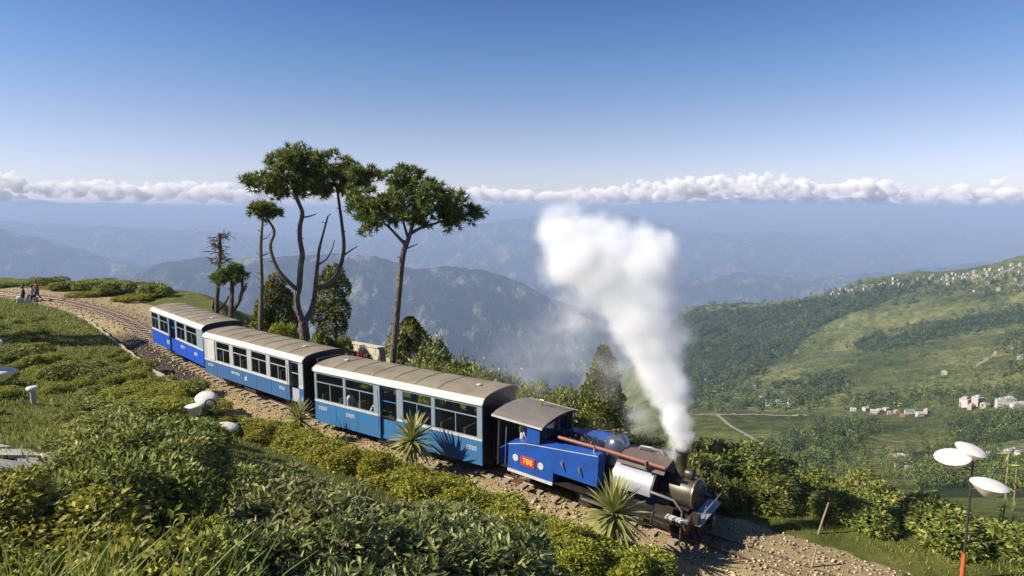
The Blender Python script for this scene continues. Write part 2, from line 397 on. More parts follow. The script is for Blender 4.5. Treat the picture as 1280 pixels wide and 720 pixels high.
me = np_mesh('ground', np.stack([GX.ravel(), GY.ravel(), GZ.ravel()], 1), grid_faces(len(ys), len(xs)), ground_mat(), True)
sdg, _ = track_info(GX, GY)
wide = np.where(sdg < 0, 2.5 - 0.6 * sstep(4, 9, GX), 2.5 + 1.0 * sstep(2, 9, GX))
dirt = 1 - sstep(wide - 0.7, wide + 0.5, np.abs(sdg) + 0.5 * fbm(GX * 0.5, GY * 0.5, 3))
dirt = np.maximum(dirt, (1 - sstep(3.2, 5.0, np.abs(sdg))) * 0.95 * (sdg < 0) * sstep(-18, -24, GX))
coal_black = np.exp(-(((GX + 18.6 + (GY - 33) * 0.82) / 3.0) ** 2)) * sstep(28.0, 30.5, GY) * (1 - sstep(39, 42, GY)) * (sdg > 0.6) * 0.92  # dark patch on the ground beside the rear carriage
add_attr(me, 'dirt', dirt.ravel()); add_attr(me, 'coal_black', np.clip(coal_black + 0.25 * np.exp(-(sdg / 0.35) ** 2), 0, 1).ravel())
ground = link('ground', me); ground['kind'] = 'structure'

# ---------------------------------------------------------------- tea hillside across the side valley (right)
HC = []   # picture column, picture row, forward distance
for px, rows in {
    600: [(650, 100), (625, 220), (560, 500), (520, 1100), (505, 2000), (500, 3400)],
    700: [(650, 100), (630, 220), (590, 500), (560, 1100), (540, 1900), (530, 2600), (540, 3600)],
    790: [(645, 100), (620, 220), (580, 420), (532, 900), (492, 1800), (455, 2500), (495, 3400)],
    850: [(640, 100), (612, 220), (580, 360), (522, 700), (508, 900), (445, 1750), (393, 2450), (455, 3300)],
    900: [(640, 100), (615, 220), (566, 430), (517, 680), (519, 800), (472, 1300), (430, 1800), (387, 2400), (450, 3200)],
    960: [(640, 100), (618, 220), (570, 430), (518, 680), (519, 800), (475, 1150), (430, 1650), (379, 2350), (445, 3100)],
    1020: [(640, 100), (620, 210), (575, 400), (522, 660), (514, 780), (466, 1100), (415, 1650), (368, 2300), (440, 3000)],
    1100: [(645, 100), (622, 200), (580, 380), (522, 640), (506, 760), (456, 1050), (405, 1550), (353, 2200), (430, 2900)],
    1180: [(645, 100), (625, 190), (580, 360), (522, 600), (501, 700), (451, 980), (395, 1450), (344, 2100), (420, 2700)],
    1260: [(645, 100), (625, 185), (580, 340), (522, 560), (499, 650), (441, 920), (388, 1370), (333, 2000), (410, 2600)],
    1340: [(645, 100), (625, 180), (580, 330), (522, 530), (496, 610), (431, 870), (378, 1300), (322, 1900), (400, 2500)],
    1480: [(645, 100), (625, 175), (580, 310), (522, 490), (491, 560), (416, 820), (360, 1200), (300, 1750), (390, 2400)]}.items():
    for py, Y in rows: HC.append((px, py, Y))
HC = np.array(HC, float)
def _uv(px, Y): return np.stack([np.asarray(px) / 190.0, np.log(np.asarray(Y)) * 1.7], -1)
_cu = _uv(HC[:, 0], HC[:, 2])
def _phi(d): return np.where(d > 1e-9, d * d * np.log(np.maximum(d, 1e-9)), 0)
_n = len(HC); _K = _phi(np.linalg.norm(_cu[:, None] - _cu[None], axis=2)) + np.eye(_n) * 0.004
_P = np.hstack([np.ones((_n, 1)), _cu]); _A = np.block([[_K, _P], [_P.T, np.zeros((3, 3))]])
_w = np.linalg.solve(_A, np.concatenate([HC[:, 1], np.zeros(3)]))
def hill_py(px, Y):
    u = _uv(px, Y); sh = u.shape[:-1]; u = u.reshape(-1, 2); out = np.empty(len(u))
    for i in range(0, len(u), 20000):
        q = u[i:i + 20000]
        out[i:i + 20000] = _phi(np.linalg.norm(q[:, None] - _cu[None], axis=2)) @ _w[:_n] + _w[_n] + q @ _w[_n + 1:]
    return out.reshape(sh)
def col_to_x(px, py, Y):
    u = -(py - 360) / F_PX; dy = cp + u * sp; return (px - 640) / F_PX / dy * Y, CAM_H + (-sp + u * cp) / dy * Y
hpx = np.linspace(560, 1500, 330); hY = np.exp(np.linspace(math.log(52), math.log(3300), 330))
HPX, HY = np.meshgrid(hpx, hY); HPY = hill_py(HPX, HY)
HX, HZ = col_to_x(HPX, HPY, HY)
rel = fbm(HX / 160, HY / 160, 5) * 0.016 * HY * sstep(150, 500, HY) + ridged(HX / 330 + 0.002 * HY, HY / 420, 4) * 0.024 * HY * sstep(500, 1200, HY)
HZ = HZ + rel - 0.014 * HY * sstep(500, 1200, HY)
nearz = gz(HX, HY) - 0.5
bl = sstep(58, 105, HY); HZ = nearz * (1 - bl) + HZ * bl
def tea_mat():
    m = NT('tea_hillside'); pos = m.geo().outputs['Position']; sep = m.node('ShaderNodeSeparateXYZ'); m.l.new(pos, sep.inputs[0])
    n1 = m.noise(0.006, 7, 0.62, pos); n2 = m.noise(0.05, 6, 0.7, pos); n3 = m.noise(0.4, 4, 0.7, pos); n4 = m.noise(0.0022, 5, 0.55, pos, 0.5)
    c1 = m.ramp(n1.outputs[0], [(0.32, (0.055, 0.078, 0.024)), (0.46, (0.145, 0.17, 0.048)), (0.56, (0.22, 0.235, 0.075)), (0.7, (0.31, 0.29, 0.14))])
    c2 = m.ramp(n2.outputs[0], [(0.30, (0.30, 0.34, 0.30)), (0.66, (1.1, 1.06, 1.0))])
    mm = m.node('ShaderNodeMix', data_type='RGBA', blend_type='MULTIPLY'); mm.inputs[0].default_value = 1
    m.l.new(c1.outputs[0], mm.inputs[6]); m.l.new(c2.outputs[0], mm.inputs[7])
    # tea rows follow the contour
    h = m.math('ADD', m.math('MULTIPLY', sep.outputs[2], 1.3), m.math('MULTIPLY', n2.outputs[0], 9.0))
    row = m.math('SINE', m.math('MULTIPLY', h, 1.9))
    rr = m.ramp(m.math('ADD', m.math('MULTIPLY', row, 0.5), 0.5), [(0.1, (0.72, 0.72, 0.72)), (0.6, (1, 1, 1))])
    m2 = m.node('ShaderNodeMix', data_type='RGBA', blend_type='MULTIPLY'); m2.inputs[0].default_value = 1
    m.l.new(mm.outputs[2], m2.inputs[6]); m.l.new(rr.outputs[0], m2.inputs[7])
    fo = m.ramp(n4.outputs[0], [(0.53, (0, 0, 0)), (0.57, (1, 1, 1))])
    wd = m.node('ShaderNodeAttribute', attribute_name='wood')
    base = m.mix(m.math('MULTIPLY', fo.outputs[0], 0.35), m2.outputs[2], (0.05, 0.07, 0.025))
    wf = m.ramp(m.math('ADD', wd.outputs['Fac'], m.math('MULTIPLY', m.math('SUBTRACT', n2.outputs[0], 0.5), 1.8)), [(0.35, (0, 0, 0)), (0.6, (1, 1, 1))])
    m.l.new(m.mix(wf.outputs[0], base, (0.032, 0.05, 0.02)), m.p.inputs['Base Color'])
    m.p.inputs['Roughness'].default_value = 0.95; m.p.inputs['Specular IOR Level'].default_value = 0.05
    m.bump(m.math('ADD', m.math('MULTIPLY', n2.outputs[0], 6.0), n3.outputs[0]), 0.9, 1.6); return m.mat
tea_me = np_mesh('tea_hillside', np.stack([HX.ravel(), HY.ravel(), HZ.ravel()], 1), grid_faces(330, 330), tea_mat(), True)
def in_poly(x, y, poly):
    c = False; n = len(poly)
    for i in range(n):
        (x0, y0), (x1, y1) = poly[i], poly[i - 1]
        if (y0 > y) != (y1 > y) and x < (x1 - x0) * (y - y0) / (y1 - y0) + x0: c = not c
    return c
FOREST = [  # outline in the picture, trees, tree height range, share of light crowns
    ([(846, 392), (900, 388), (960, 382), (1040, 372), (1100, 358), (1175, 350), (1120, 372), (1060, 392), (1015, 415), (1000, 432), (965, 455), (925, 478), (880, 500), (846, 505)], 2300, (8, 15), 0.15),
    ([(846, 480), (960, 478), (1040, 492), (1010, 514), (846, 516)], 420, (6, 11), 0.45),
    ([(985, 490), (1030, 468), (1056, 470), (1052, 488), (1005, 507)], 130, (7, 12), 0.1),
    ([(935, 592), (955, 562), (1000, 545), (1060, 528), (1095, 528), (1075, 552), (1020, 585), (985, 612), (940, 612)], 380, (5, 10), 0.25),
    ([(1185, 532), (1235, 520), (1290, 514), (1300, 545), (1240, 556), (1190, 552)], 200, (5, 10), 0.2),
    ([(1140, 565), (1200, 556), (1300, 580), (1300, 622), (1150, 622)], 230, (4, 8), 0.3),
    ([(1000, 560), (1110, 560), (1160, 600), (1100, 616), (990, 612)], 170, (3, 7), 0.6),
    ([(1055, 498), (1300, 486), (1300, 505), (1060, 512)], 260, (6, 10), 0.35),
    ([(1060, 428), (1130, 418), (1200, 398), (1300, 380), (1300, 398), (1200, 416), (1120, 436), (1080, 440)], 330, (7, 12), 0.15),
    ([(1100, 362), (1200, 350), (1300, 340), (1300, 372), (1180, 380), (1090, 388)], 300, (6, 11), 0.3),
    ([(1240, 415), (1300, 400), (1300, 470), (1260, 470)], 120, (6, 10), 0.4),
    ([(870, 515), (1300, 505), (1300, 600), (880, 610)], 330, (2, 5), 0.7),
    ([(950, 420), (1300, 385), (1300, 490), (960, 500)], 260, (3, 8), 0.5)]
_f = HY * cp - (HZ - CAM_H) * sp; HPYr = 360 - F_PX * (HY * sp + (HZ - CAM_H) * cp) / _f
wood = np.zeros(HZ.shape)
for q in (0, 2, 3, 4, 5, 8):
    poly = FOREST[q][0]; ins = np.zeros(HZ.shape, bool)
    for i in range(len(poly)):
        (x0, y0), (x1, y1) = poly[i], poly[i - 1]
        if y0 != y1: ins ^= ((y0 > HPYr) != (y1 > HPYr)) & (HPX < (x1 - x0) * (HPYr - y0) / (y1 - y0) + x0)
    wood = np.maximum(wood, ins)
add_attr(tea_me, 'wood', wood.ravel())
tea = link('tea_hillside', tea_me); tea['kind'] = 'structure'
tea['label'] = 'green tea-covered hillside rising to a built-up ridge across the valley'
# ray -> hillside: per column the grid row whose picture row is crossed first
HPYr = np.empty_like(HZ)
_f = HY * cp - (HZ - CAM_H) * sp; HPYr = 360 - F_PX * (HY * sp + (HZ - CAM_H) * cp) / _f
def hill_hit(px, py, y_min=230):
    c = np.clip((px - hpx[0]) / (hpx[1] - hpx[0]), 0, len(hpx) - 1.001); c0 = int(c); t = c - c0
    prof = HPYr[:, c0] * (1 - t) + HPYr[:, c0 + 1] * t
    k0 = np.searchsorted(hY, y_min)
    k = np.argmax(prof[k0:] < py) + k0
    if prof[k] >= py: return None
    z = HZ[k, c0] * (1 - t) + HZ[k, c0 + 1] * t; x = HX[k, c0] * (1 - t) + HX[k, c0 + 1] * t
    return Vector((x, hY[k], z))

# ---------------------------------------------------------------- mountains behind
def crest(pts, px):
    a = np.array(pts, float); return np.interp(px, a[:, 0], a[:, 1])
mpx = np.linspace(-260, 1540, 760); mY = np.exp(np.linspace(math.log(2700), math.log(33500), 420))
MPX, MY = np.meshgrid(mpx, mY)
RIDGES = [   # crest in picture columns/rows, distance, front slope
    ([(-300, 262), (0, 259), (90, 258.5), (200, 261), (330, 262), (470, 259.5), (560, 262), (700, 263), (860, 260.5), (1000, 263), (1100, 260), (1200, 263), (1300, 261), (1600, 262)], 31000, 0.10),
    ([(-300, 300), (0, 276), (120, 282), (300, 290), (430, 300), (480, 292), (560, 284), (620, 278), (690, 267), (740, 263), (790, 268), (850, 287), (900, 291), (980, 289), (1040, 298), (1090, 310), (1180, 318), (1240, 314), (1300, 312), (1600, 300)], 17000, 0.20),
    ([(-300, 250), (-100, 268), (0, 285), (60, 299), (140, 324), (210, 338), (300, 370), (420, 420), (700, 520), (1600, 560)], 9500, 0.30),
    ([(-300, 420), (0, 380), (160, 345), (200, 328), (250, 321), (330, 322), (420, 316), (470, 320), (520, 336), (560, 332), (610, 338), (650, 352), (690, 374), (760, 392), (850, 400), (1000, 420), (1600, 430)], 6600, 0.34),
    ([(-300, 470), (300, 440), (480, 432), (560, 420), (640, 408), (700, 396), (780, 372), (850, 352), (930, 340), (1010, 350), (1100, 340), (1200, 330), (1300, 322), (1600, 300)], 10500, 0.26)]
MXc = (MPX - 640) / F_PX * MY
warp = fbm(MXc / 2600, MY / 2600, 4)
zz = np.full(MPX.shape, -2600.0)
for k, (pts, Y0, sl) in enumerate(RIDGES):
    py0 = crest(pts, MPX) + fbm(MPX / 26 + 9 * k, MPX * 0 + k * 3.3, 4) * (0.5 if k == 0 else 1.2 + 1.6 * (k > 1))
    Yc = Y0 * (1 + 0.05 * fbm(MPX / 160 + 5 * k, MPX * 0 + 2.2 * k, 3) + (0.00016 * (MPX - 640) if k == 1 else 0))
    _, zc = col_to_x(MPX, py0, Yc)
    dist = np.where(MY < Yc, Yc - MY, (MY - Yc) * 1.5)
    spur = ridged(MXc / (Y0 * 0.16) + warp * 0.5 + k * 7, MY / (Y0 * 0.45) + k, 5)
    s2 = ridged(MXc / (Y0 * 0.045) + warp, MY / (Y0 * 0.07), 4)
    s3 = ridged(MXc / (Y0 * 0.016) + warp, MY / (Y0 * 0.02), 4)
    fade = sstep(0, Y0 * 0.05, dist)
    h = zc - dist * sl * (1.22 - 0.75 * (spur - 0.35)) + (s2 - 0.6) * Y0 * 0.030 * fade + (s3 - 0.6) * Y0 * 0.009 * fade
    zz = np.maximum(zz, h)
zz = np.maximum(zz, -2300 + 60 * fbm(MXc / 900, MY / 900, 3))
def mount_mat():
    m = NT('forested_mountain'); pos = m.geo().outputs['Position']
    n1 = m.noise(0.0026, 8, 0.66, pos); n2 = m.noise(0.009, 6, 0.65, pos)
    vo = m.node('ShaderNodeTexVoronoi'); vo.inputs['Scale'].default_value = 0.022; m.l.new(pos, vo.inputs['Vector'])
    c1 = m.ramp(n1.outputs[0], [(0.36, (0.008, 0.018, 0.012)), (0.47, (0.018, 0.032, 0.018)), (0.54, (0.06, 0.07, 0.04)), (0.61, (0.26, 0.25, 0.17))])
    c2 = m.ramp(n2.outputs[0], [(0.34, (0.30, 0.32, 0.34)), (0.64, (1.25, 1.22, 1.15))])
    mm = m.node('ShaderNodeMix', data_type='RGBA', blend_type='MULTIPLY'); mm.inputs[0].default_value = 1
    m.l.new(c1.outputs[0], mm.inputs[6]); m.l.new(c2.outputs[0], mm.inputs[7])
    sp_ = m.ramp(vo.outputs['Distance'], [(0.10, (1, 1, 1)), (0.17, (0, 0, 0))])
    town = m.ramp(n1.outputs[0], [(0.46, (0, 0, 0)), (0.54, (1, 1, 1))])
    fac = m.math('MULTIPLY', m.math('MULTIPLY', sp_.outputs[0], town.outputs[0]), 0.8)
    m.l.new(m.mix(fac, mm.outputs[2], (0.75, 0.72, 0.66)), m.p.inputs['Base Color'])
    m.p.inputs['Roughness'].default_value = 1; m.p.inputs['Specular IOR Level'].default_value = 0
    m.bump(m.math('ADD', n2.outputs[0], n1.outputs[0]), 1.0, 150); return m.mat
mo = link('mountains', np_mesh('mountains', np.stack([MXc.ravel(), MY.ravel(), zz.ravel()], 1), grid_faces(420, 760), mount_mat(), True))
mo['kind'] = 'structure'; mo['label'] = 'blue hazy forested mountain ridges beyond the deep valley'
# deep ground under everything, out to the horizon on the sides the camera does not look at
m = NT('valley_floor'); m.p.inputs['Base Color'].default_value = (0.03, 0.045, 0.02, 1); m.p.inputs['Roughness'].default_value = 1
vf = MB(); vf.quad((-60000, -9000, -2480), (60000, -9000, -2480), (60000, 34500, -2480), (-60000, 34500, -2480))
vf = vf.build('valley_floor', m.mat); vf['kind'] = 'structure'

# ---------------------------------------------------------------- snow range and cloud bank far beyond the haze
spx = np.linspace(-200, 1480, 420); sY = np.linspace(35800, 38600, 26)
SPX, SY = np.meshgrid(spx, sY)
peak = np.interp(spx, [-200, 0, 40, 90, 140, 300, 560, 640, 700, 760, 830, 880, 930, 980, 1040, 1090, 1130, 1180, 1240, 1480], [246, 243, 238, 244, 243, 248, 250, 246, 243, 247, 242, 240, 236, 238, 234, 240, 247, 249, 246, 250])
peak = peak + 3.2 * fbm(spx / 18, spx * 0, 4)
SX = (SPX - 640) / F_PX * SY
peak = np.maximum(peak + 9, 244)
top = CAM_H + (Y_HOR - peak)[None, :] / F_PX * 37200
dd = np.abs(SY - 37200) / 3000
SZ = top - dd * 1400 * (0.6 + ridged(SX / 1400, SY / 1800, 4)) - 40
SZ = np.maximum(SZ, -600)
def snow_mat():
    m = NT('snow_and_hazy_rock'); g = m.geo(); n = m.noise(0.0012, 7, 0.65, g.outputs['Position'])
    s = m.node('ShaderNodeSeparateXYZ'); m.l.new(g.outputs['Position'], s.inputs[0])
    f = m.math('ADD', m.math('MULTIPLY', s.outputs[2], 0.0006), m.math('MULTIPLY', n.outputs[0], 1.0))
    r = m.ramp(f, [(0.62, (0.10, 0.125, 0.17)), (0.85, (0.30, 0.32, 0.37)), (1.0, (0.62, 0.64, 0.70))])  # lower rock is blue-grey with distance haze put into its colour, snow above
    m.l.new(r.outputs[0], m.p.inputs['Base Color']); m.p.inputs['Roughness'].default_value = 0.9; return m.mat
sn = link('snow_mountains', np_mesh('snow_mountains', np.stack([SX.ravel(), SY.ravel(), SZ.ravel()], 1), grid_faces(26, 420), snow_mat(), True))
sn['kind'] = 'structure'; sn['label'] = 'far snow peaks showing among the white clouds on the horizon'

def ico(sub):
    bm = bmesh.new(); bmesh.ops.create_icosphere(bm, subdivisions=sub, radius=1)
    V = np.array([v.co[:] for v in bm.verts]); Fc = np.array([[v.index for v in f.verts] for f in bm.faces]); bm.free(); return V, Fc
ICO2, ICOF2 = ico(2); ICO1, ICOF1 = ico(1)
def cloud_mat():
    m = NT('cloud'); m.n.remove(m.p); v = m.node('ShaderNodeVolumePrincipled')
    v.inputs['Color'].default_value = (1, 0.985, 0.965, 1); v.inputs['Density'].default_value = 0.0024; v.inputs['Anisotropy'].default_value = -0.1
    m.l.new(v.outputs[0], m.out.inputs['Volume']); return m.mat
def cloud_bank(lumps, name, label, voxel):
    """lumps: picture column, row, radius in picture units, distance"""
    Vs, Fs, o = [], [], 0
    r_ = np.random.default_rng(len(lumps))
    for px, py, rr, Y in lumps:
        c = at_y(px, py, Y); s = rr / F_PX * Y
        V = ICO2 * s * np.array([1.25, 1.2, 0.85]); V = V + np.array(c)
        Vs.append(V); Fs.append(ICOF2 + o); o += len(V)
    me = np_mesh(name, np.vstack(Vs), np.vstack(Fs), CLOUD)
    ob = link(name, me)
    rm = ob.modifiers.new('union', 'REMESH'); rm.mode = 'VOXEL'; rm.voxel_size = voxel
    tx = bpy.data.textures.new(name, 'CLOUDS'); tx.noise_scale = voxel * 7; tx.noise_depth = 4
    dm = ob.modifiers.new('billow', 'DISPLACE'); dm.texture = tx; dm.strength = voxel * 3.2; dm.mid_level = 0.55; dm.texture_coords = 'GLOBAL'
    ob['kind'] = 'stuff'; ob['label'] = label
    return ob
CLOUD = cloud_mat()
env_t = np.array([(-160, 214, 244), (0, 214, 240), (20, 216, 240), (36, 234, 246), (60, 228, 250), (110, 226, 246), (160, 230, 247), (200, 232, 250), (250, 228, 258), (300, 232, 258), (340, 240, 254), (420, 242, 256), (520, 238, 258),
                  (600, 236, 262), (650, 240, 262), (720, 238, 262), (790, 232, 262), (850, 224, 263), (890, 218, 263), (940, 219, 263), (990, 222, 263), (1030, 232, 262), (1080, 224, 258), (1110, 226, 260), (1140, 236, 266), (1180, 238, 268), (1230, 228, 267), (1255, 226, 267), (1275, 240, 266), (1320, 236, 266), (1420, 240, 264)], float)
lumps = []
for px in np.arange(-150, 1420, 5.0):
    t = np.interp(px, env_t[:, 0], env_t[:, 1]) - 3 + 5 * float(fbm(px / 40, 3.3, 3)); b = np.interp(px, env_t[:, 0], env_t[:, 2]) - 12 * max(0.0, float(fbm(px / 70, 8.1, 3)) + 0.1)
    for k in range(3):
        rr = 2.2 + 5.5 * rng.uniform() ** 1.6; lo, hi = t + rr * 0.8, b - rr * 0.8
        y = hi - (hi - lo) * rng.uniform(0, 1) ** 0.8 if hi > lo else (t + b) / 2
        lumps.append((px + rng.uniform(-4, 4), y, rr, rng.uniform(40200, 41800)))
    if rng.uniform() < 0.35: lumps.append((px, t + rng.uniform(0, 4), rng.uniform(1.5, 4.0), rng.uniform(40200, 41500)))
for px, py, rr in [(225, 259, 4), (236, 258, 6), (262, 257, 6), (280, 257, 7), (1010, 264, 3), (1135, 263, 5), (1150, 260, 7), (1235, 255, 9)]:
    lumps.append((px, py, rr, 39900))
for lo_, hi_, top_, n_ in ((840, 1010, 222, 26), (1060, 1130, 228, 10), (1200, 1275, 230, 12), (-60, 30, 220, 10), (90, 300, 234, 18), (600, 840, 238, 20)):
    for k in range(n_):
        lumps.append((rng.uniform(lo_, hi_), rng.uniform(top_ + 5, 252), rng.uniform(5, 10), rng.uniform(40500, 42200)))
lumps = [(a, min(b, 262.0), c, d) for a, b, c, d in lumps]
cloud_bank(lumps, 'cloud_bank', 'long bank of white cumulus along the horizon', 62.0)

# ---------------------------------------------------------------- haze in the valley air
hz = NT('valley_haze'); hz.n.remove(hz.p); hv = hz.node('ShaderNodeVolumePrincipled')
hv.inputs['Color'].default_value = (0.44, 0.555, 0.77, 1); hv.inputs['Density'].default_value = 1.0e-4; hv.inputs['Anisotropy'].default_value = 0.0
hz.l.new(hv.outputs[0], hz.out.inputs['Volume'])
hb = MB().box(-62000, 62000, -9500, 35500, -2490, 118.0).build('haze', hz.mat); hb['kind'] = 'stuff'; hb['label'] = 'pale blue haze filling the valley air'

# ---------------------------------------------------------------- railway track
def along(s):                      # point at arc length s on the track, and its direction
    k = min(max(int(np.searchsorted(TS, s)) - 1, 0), len(TC) - 2); t = (s - TS[k]) / (TS[k + 1] - TS[k])
    p = TC[k] + (TC[k + 1] - TC[k]) * t; d = TC[k + 1] - TC[k]; return Vector(p), Vector(d).normalized()
TS = np.concatenate([[0], np.cumsum(np.linalg.norm(np.diff(TC, axis=0), axis=1))])
trk = empty('railway_track', tuple(TC[60]), 0, 'narrow gauge railway track curving across the dusty stony bed', 'railway track')
off = Vector(TC[60])
for sgn in (-1, 1):
    b = MB(); prof = [(-0.045, -0.085), (0.045, -0.085), (0.03, -0.06), (0.012, -0.05), (0.012, -0.02), (0.027, -0.012), (0.027, 0.0), (-0.027, 0.0), (-0.027, -0.012), (-0.012, -0.02), (-0.012, -0.05), (-0.03, -0.06)]
    n = len(prof); cnt = 0
    for s in np.arange(0.3, TS[-1] - 0.3, 0.5):
        p, d = along(s); r = Vector((d.y, -d.x, 0)).normalized()
        for a, h in prof: b.v.append(tuple(p - off + r * (sgn * 0.305 + a) + Vector((0, 0, h))))
        cnt += 1
    for k in range(cnt - 1):
        for j in range(n):
            b.f.append((k * n + j, k * n + (j + 1) % n, (k + 1) * n + (j + 1) % n, (k + 1) * n + j)); b.m.append(0)
    b.build('rail', M['rail'], trk)
sl_me = [MB().box(-0.10, 0.10, -0.68 + q, 0.68 + q * 0.5, -0.21, -0.078).mesh('sleeper', M['sleeper']) for q in (0, 0.03, -0.03)]
for i, s in enumerate(np.arange(4, TS[-1] - 2, 0.62)):
    p, d = along(s)
    pp = proj(p)
    if not (-60 < pp[0] < 1340) or p.y < 8: continue
    o = link('sleeper', sl_me[i % 3], trk); o.location = p - off; o.rotation_euler = (0, 0, math.atan2(d.y, d.x) + random.uniform(-0.03, 0.03))

# stones of the bed
def stones(n, smin, smax, lat0, lat1, s0, s1, sink=0.3, seed=1):
    r_ = np.random.default_rng(seed); Vs = []
    s = r_.uniform(s0, s1, n); lat = r_.normal(0, 1, n) * (lat1 - lat0) / 2.4 + (lat0 + lat1) / 2
    k = np.clip(np.searchsorted(TS, s) - 1, 0, len(TC) - 2); t = (s - TS[k]) / (TS[k + 1] - TS[k])
    P = TC[k] + (TC[k + 1] - TC[k]) * t[:, None]; D = TC[k + 1] - TC[k]; D = D / np.linalg.norm(D[:, :2], axis=1)[:, None]
    x = P[:, 0] + D[:, 1] * lat; y = P[:, 1] - D[:, 0] * lat
    keep_ = ~((lat < -1.9) & (x > 3.5))
    x, y, s, lat = x[keep_], y[keep_], s[keep_], lat[keep_]; n = len(x)
    z = gz(x, y); sz = np.exp(r_.uniform(math.log(smin), math.log(smax), n))
    base = np.array([(1, 0, 0), (-1, 0, 0), (0, 1, 0), (0, -1, 0), (0, 0, 1), (0, 0, -1)], float)
    fc = np.array([(0, 2, 4), (2, 1, 4), (1, 3, 4), (3, 0, 4), (2, 0, 5), (1, 2, 5), (3, 1, 5), (0, 3, 5)])
    V = base[None] * r_.uniform(0.6, 1.25, (n, 6, 1)) + r_.uniform(-0.35, 0.35, (n, 6, 3))
    V = V * np.stack([sz, sz, sz * 0.65], 1)[:, None, :]
    a = r_.uniform(0, 6.28, n); ca, sa = np.cos(a)[:, None], np.sin(a)[:, None]
    V = np.stack([V[:, :, 0] * ca - V[:, :, 1] * sa, V[:, :, 0] * sa + V[:, :, 1] * ca, V[:, :, 2]], 2)
    V = V + np.stack([x, y, z + sz * (0.65 - sink)], 1)[:, None, :]
    Fc = fc[None] + (np.arange(n) * 6)[:, None, None]
    return V.reshape(-1, 3), Fc.reshape(-1, 3)
def stone_mat():
    m = NT('ballast_stone'); g = m.geo()
    r = m.ramp(g.outputs['Random Per Island'], [(0, (0.12, 0.085, 0.05)), (0.5, (0.33, 0.25, 0.145)), (1, (0.56, 0.45, 0.28))])
    m.l.new(r.outputs[0], m.p.inputs['Base Color']); m.p.inputs['Roughness'].default_value = 0.9; return m.mat
SM = stone_mat()
s_near = float(TS[np.argmin(np.abs(TC[:, 0] + 14))])
Va, Fa = stones(22000, 0.014, 0.055, -2.4, 2.6, s_near, TS[-1] - 8, seed=1)
Vb, Fb = stones(5000, 0.03, 0.09, -2.2, 2.2, 10, s_near, seed=2)
Vc, Fc_ = stones(420, 0.05, 0.12, 0.8, 2.9, s_near + 6, TS[-1] - 8, 0.25, seed=3)
gr = link('gravel', np_mesh('gravel', np.vstack([Va, Vb, Vc]), np.vstack([Fa, Fb + len(Va), Fc_ + len(Va) + len(Vb)]), SM))
gr['kind'] = 'stuff'; gr['label'] = 'loose brown stones and ballast lying along the track'

# ---------------------------------------------------------------- carriages
def tfrac(P0, P1, px, z=1.2):       # how far along the straight side P0-P1 a picture column falls
    best = None
    for t in np.linspace(-0.1, 1.1, 1201):
        p = (P0[0] + (P1[0] - P0[0]) * t, P0[1] + (P1[1] - P0[1]) * t, z); e = abs(proj(p)[0] - px)
        if best is None or e < best[0]: best = (e, t)
    return best[1]
def glyphs(mb, x0, x1, z0, z1, y, n, seed):
    r_ = random.Random(seed); w = (x1 - x0) / n
    for k in range(n):
        a = x0 + k * w + w * 0.1; b = a + w * 0.72; t = w * 0.22
        sides = r_.sample(['l', 'r', 't', 'b', 'm'], 3)
        if 'l' in sides: mb.quad((a, y, z0), (a + t, y, z0), (a + t, y, z1), (a, y, z1))
        if 'r' in sides: mb.quad((b - t, y, z0), (b, y, z0), (b, y, z1), (b - t, y, z1))
        if 't' in sides: mb.quad((a, y - .0004, z1 - t), (b, y - .0004, z1 - t), (b, y - .0004, z1), (a, y - .0004, z1))
        if 'b' in sides: mb.quad((a, y - .0004, z0), (b, y - .0004, z0), (b, y - .0004, z0 + t), (a, y - .0004, z0 + t))
        if 'm' in sides: mb.quad((a, y - .0004, (z0 + z1 - t) / 2), (b, y - .0004, (z0 + z1 - t) / 2), (b, y - .0004, (z0 + z1 + t) / 2), (a, y - .0004, (z0 + z1 + t) / 2))

def text_mesh(name, body, size, mat):
    cu = bpy.data.curves.new(name, 'FONT'); cu.body = body; cu.size = size; cu.extrude = 0.004; cu.align_x = 'CENTER'; cu.align_y = 'CENTER'
    t = bpy.data.objects.new(name, cu); C.objects.link(t)
    dg = bpy.context.evaluated_depsgraph_get(); me = bpy.data.meshes.new_from_object(t.evaluated_get(dg)); me.materials.clear(); me.materials.append(mat)
    bpy.data.objects.remove(t); me.name = name; return me

def wheel_set(root, x, z, r=0.27):
    for sy in (-1, 1):
        w = MB().lathe((x, sy * 0.33, z), [(r * 0.25, -0.06), (r + 0.025, -0.05), (r + 0.025, -0.02), (r, -0.015), (r, 0.05), (r * 0.82, 0.055), (r * 0.78, 0.02), (r * 0.3, 0.03), (r * 0.25, 0.07)], 20, 'y')
        w.build('wheel', M['soot_black'], root, True)
    MB().tube([(x, -0.4, z), (x, 0.4, z)], 0.045, 8).build('axle', M['soot_black'], root)

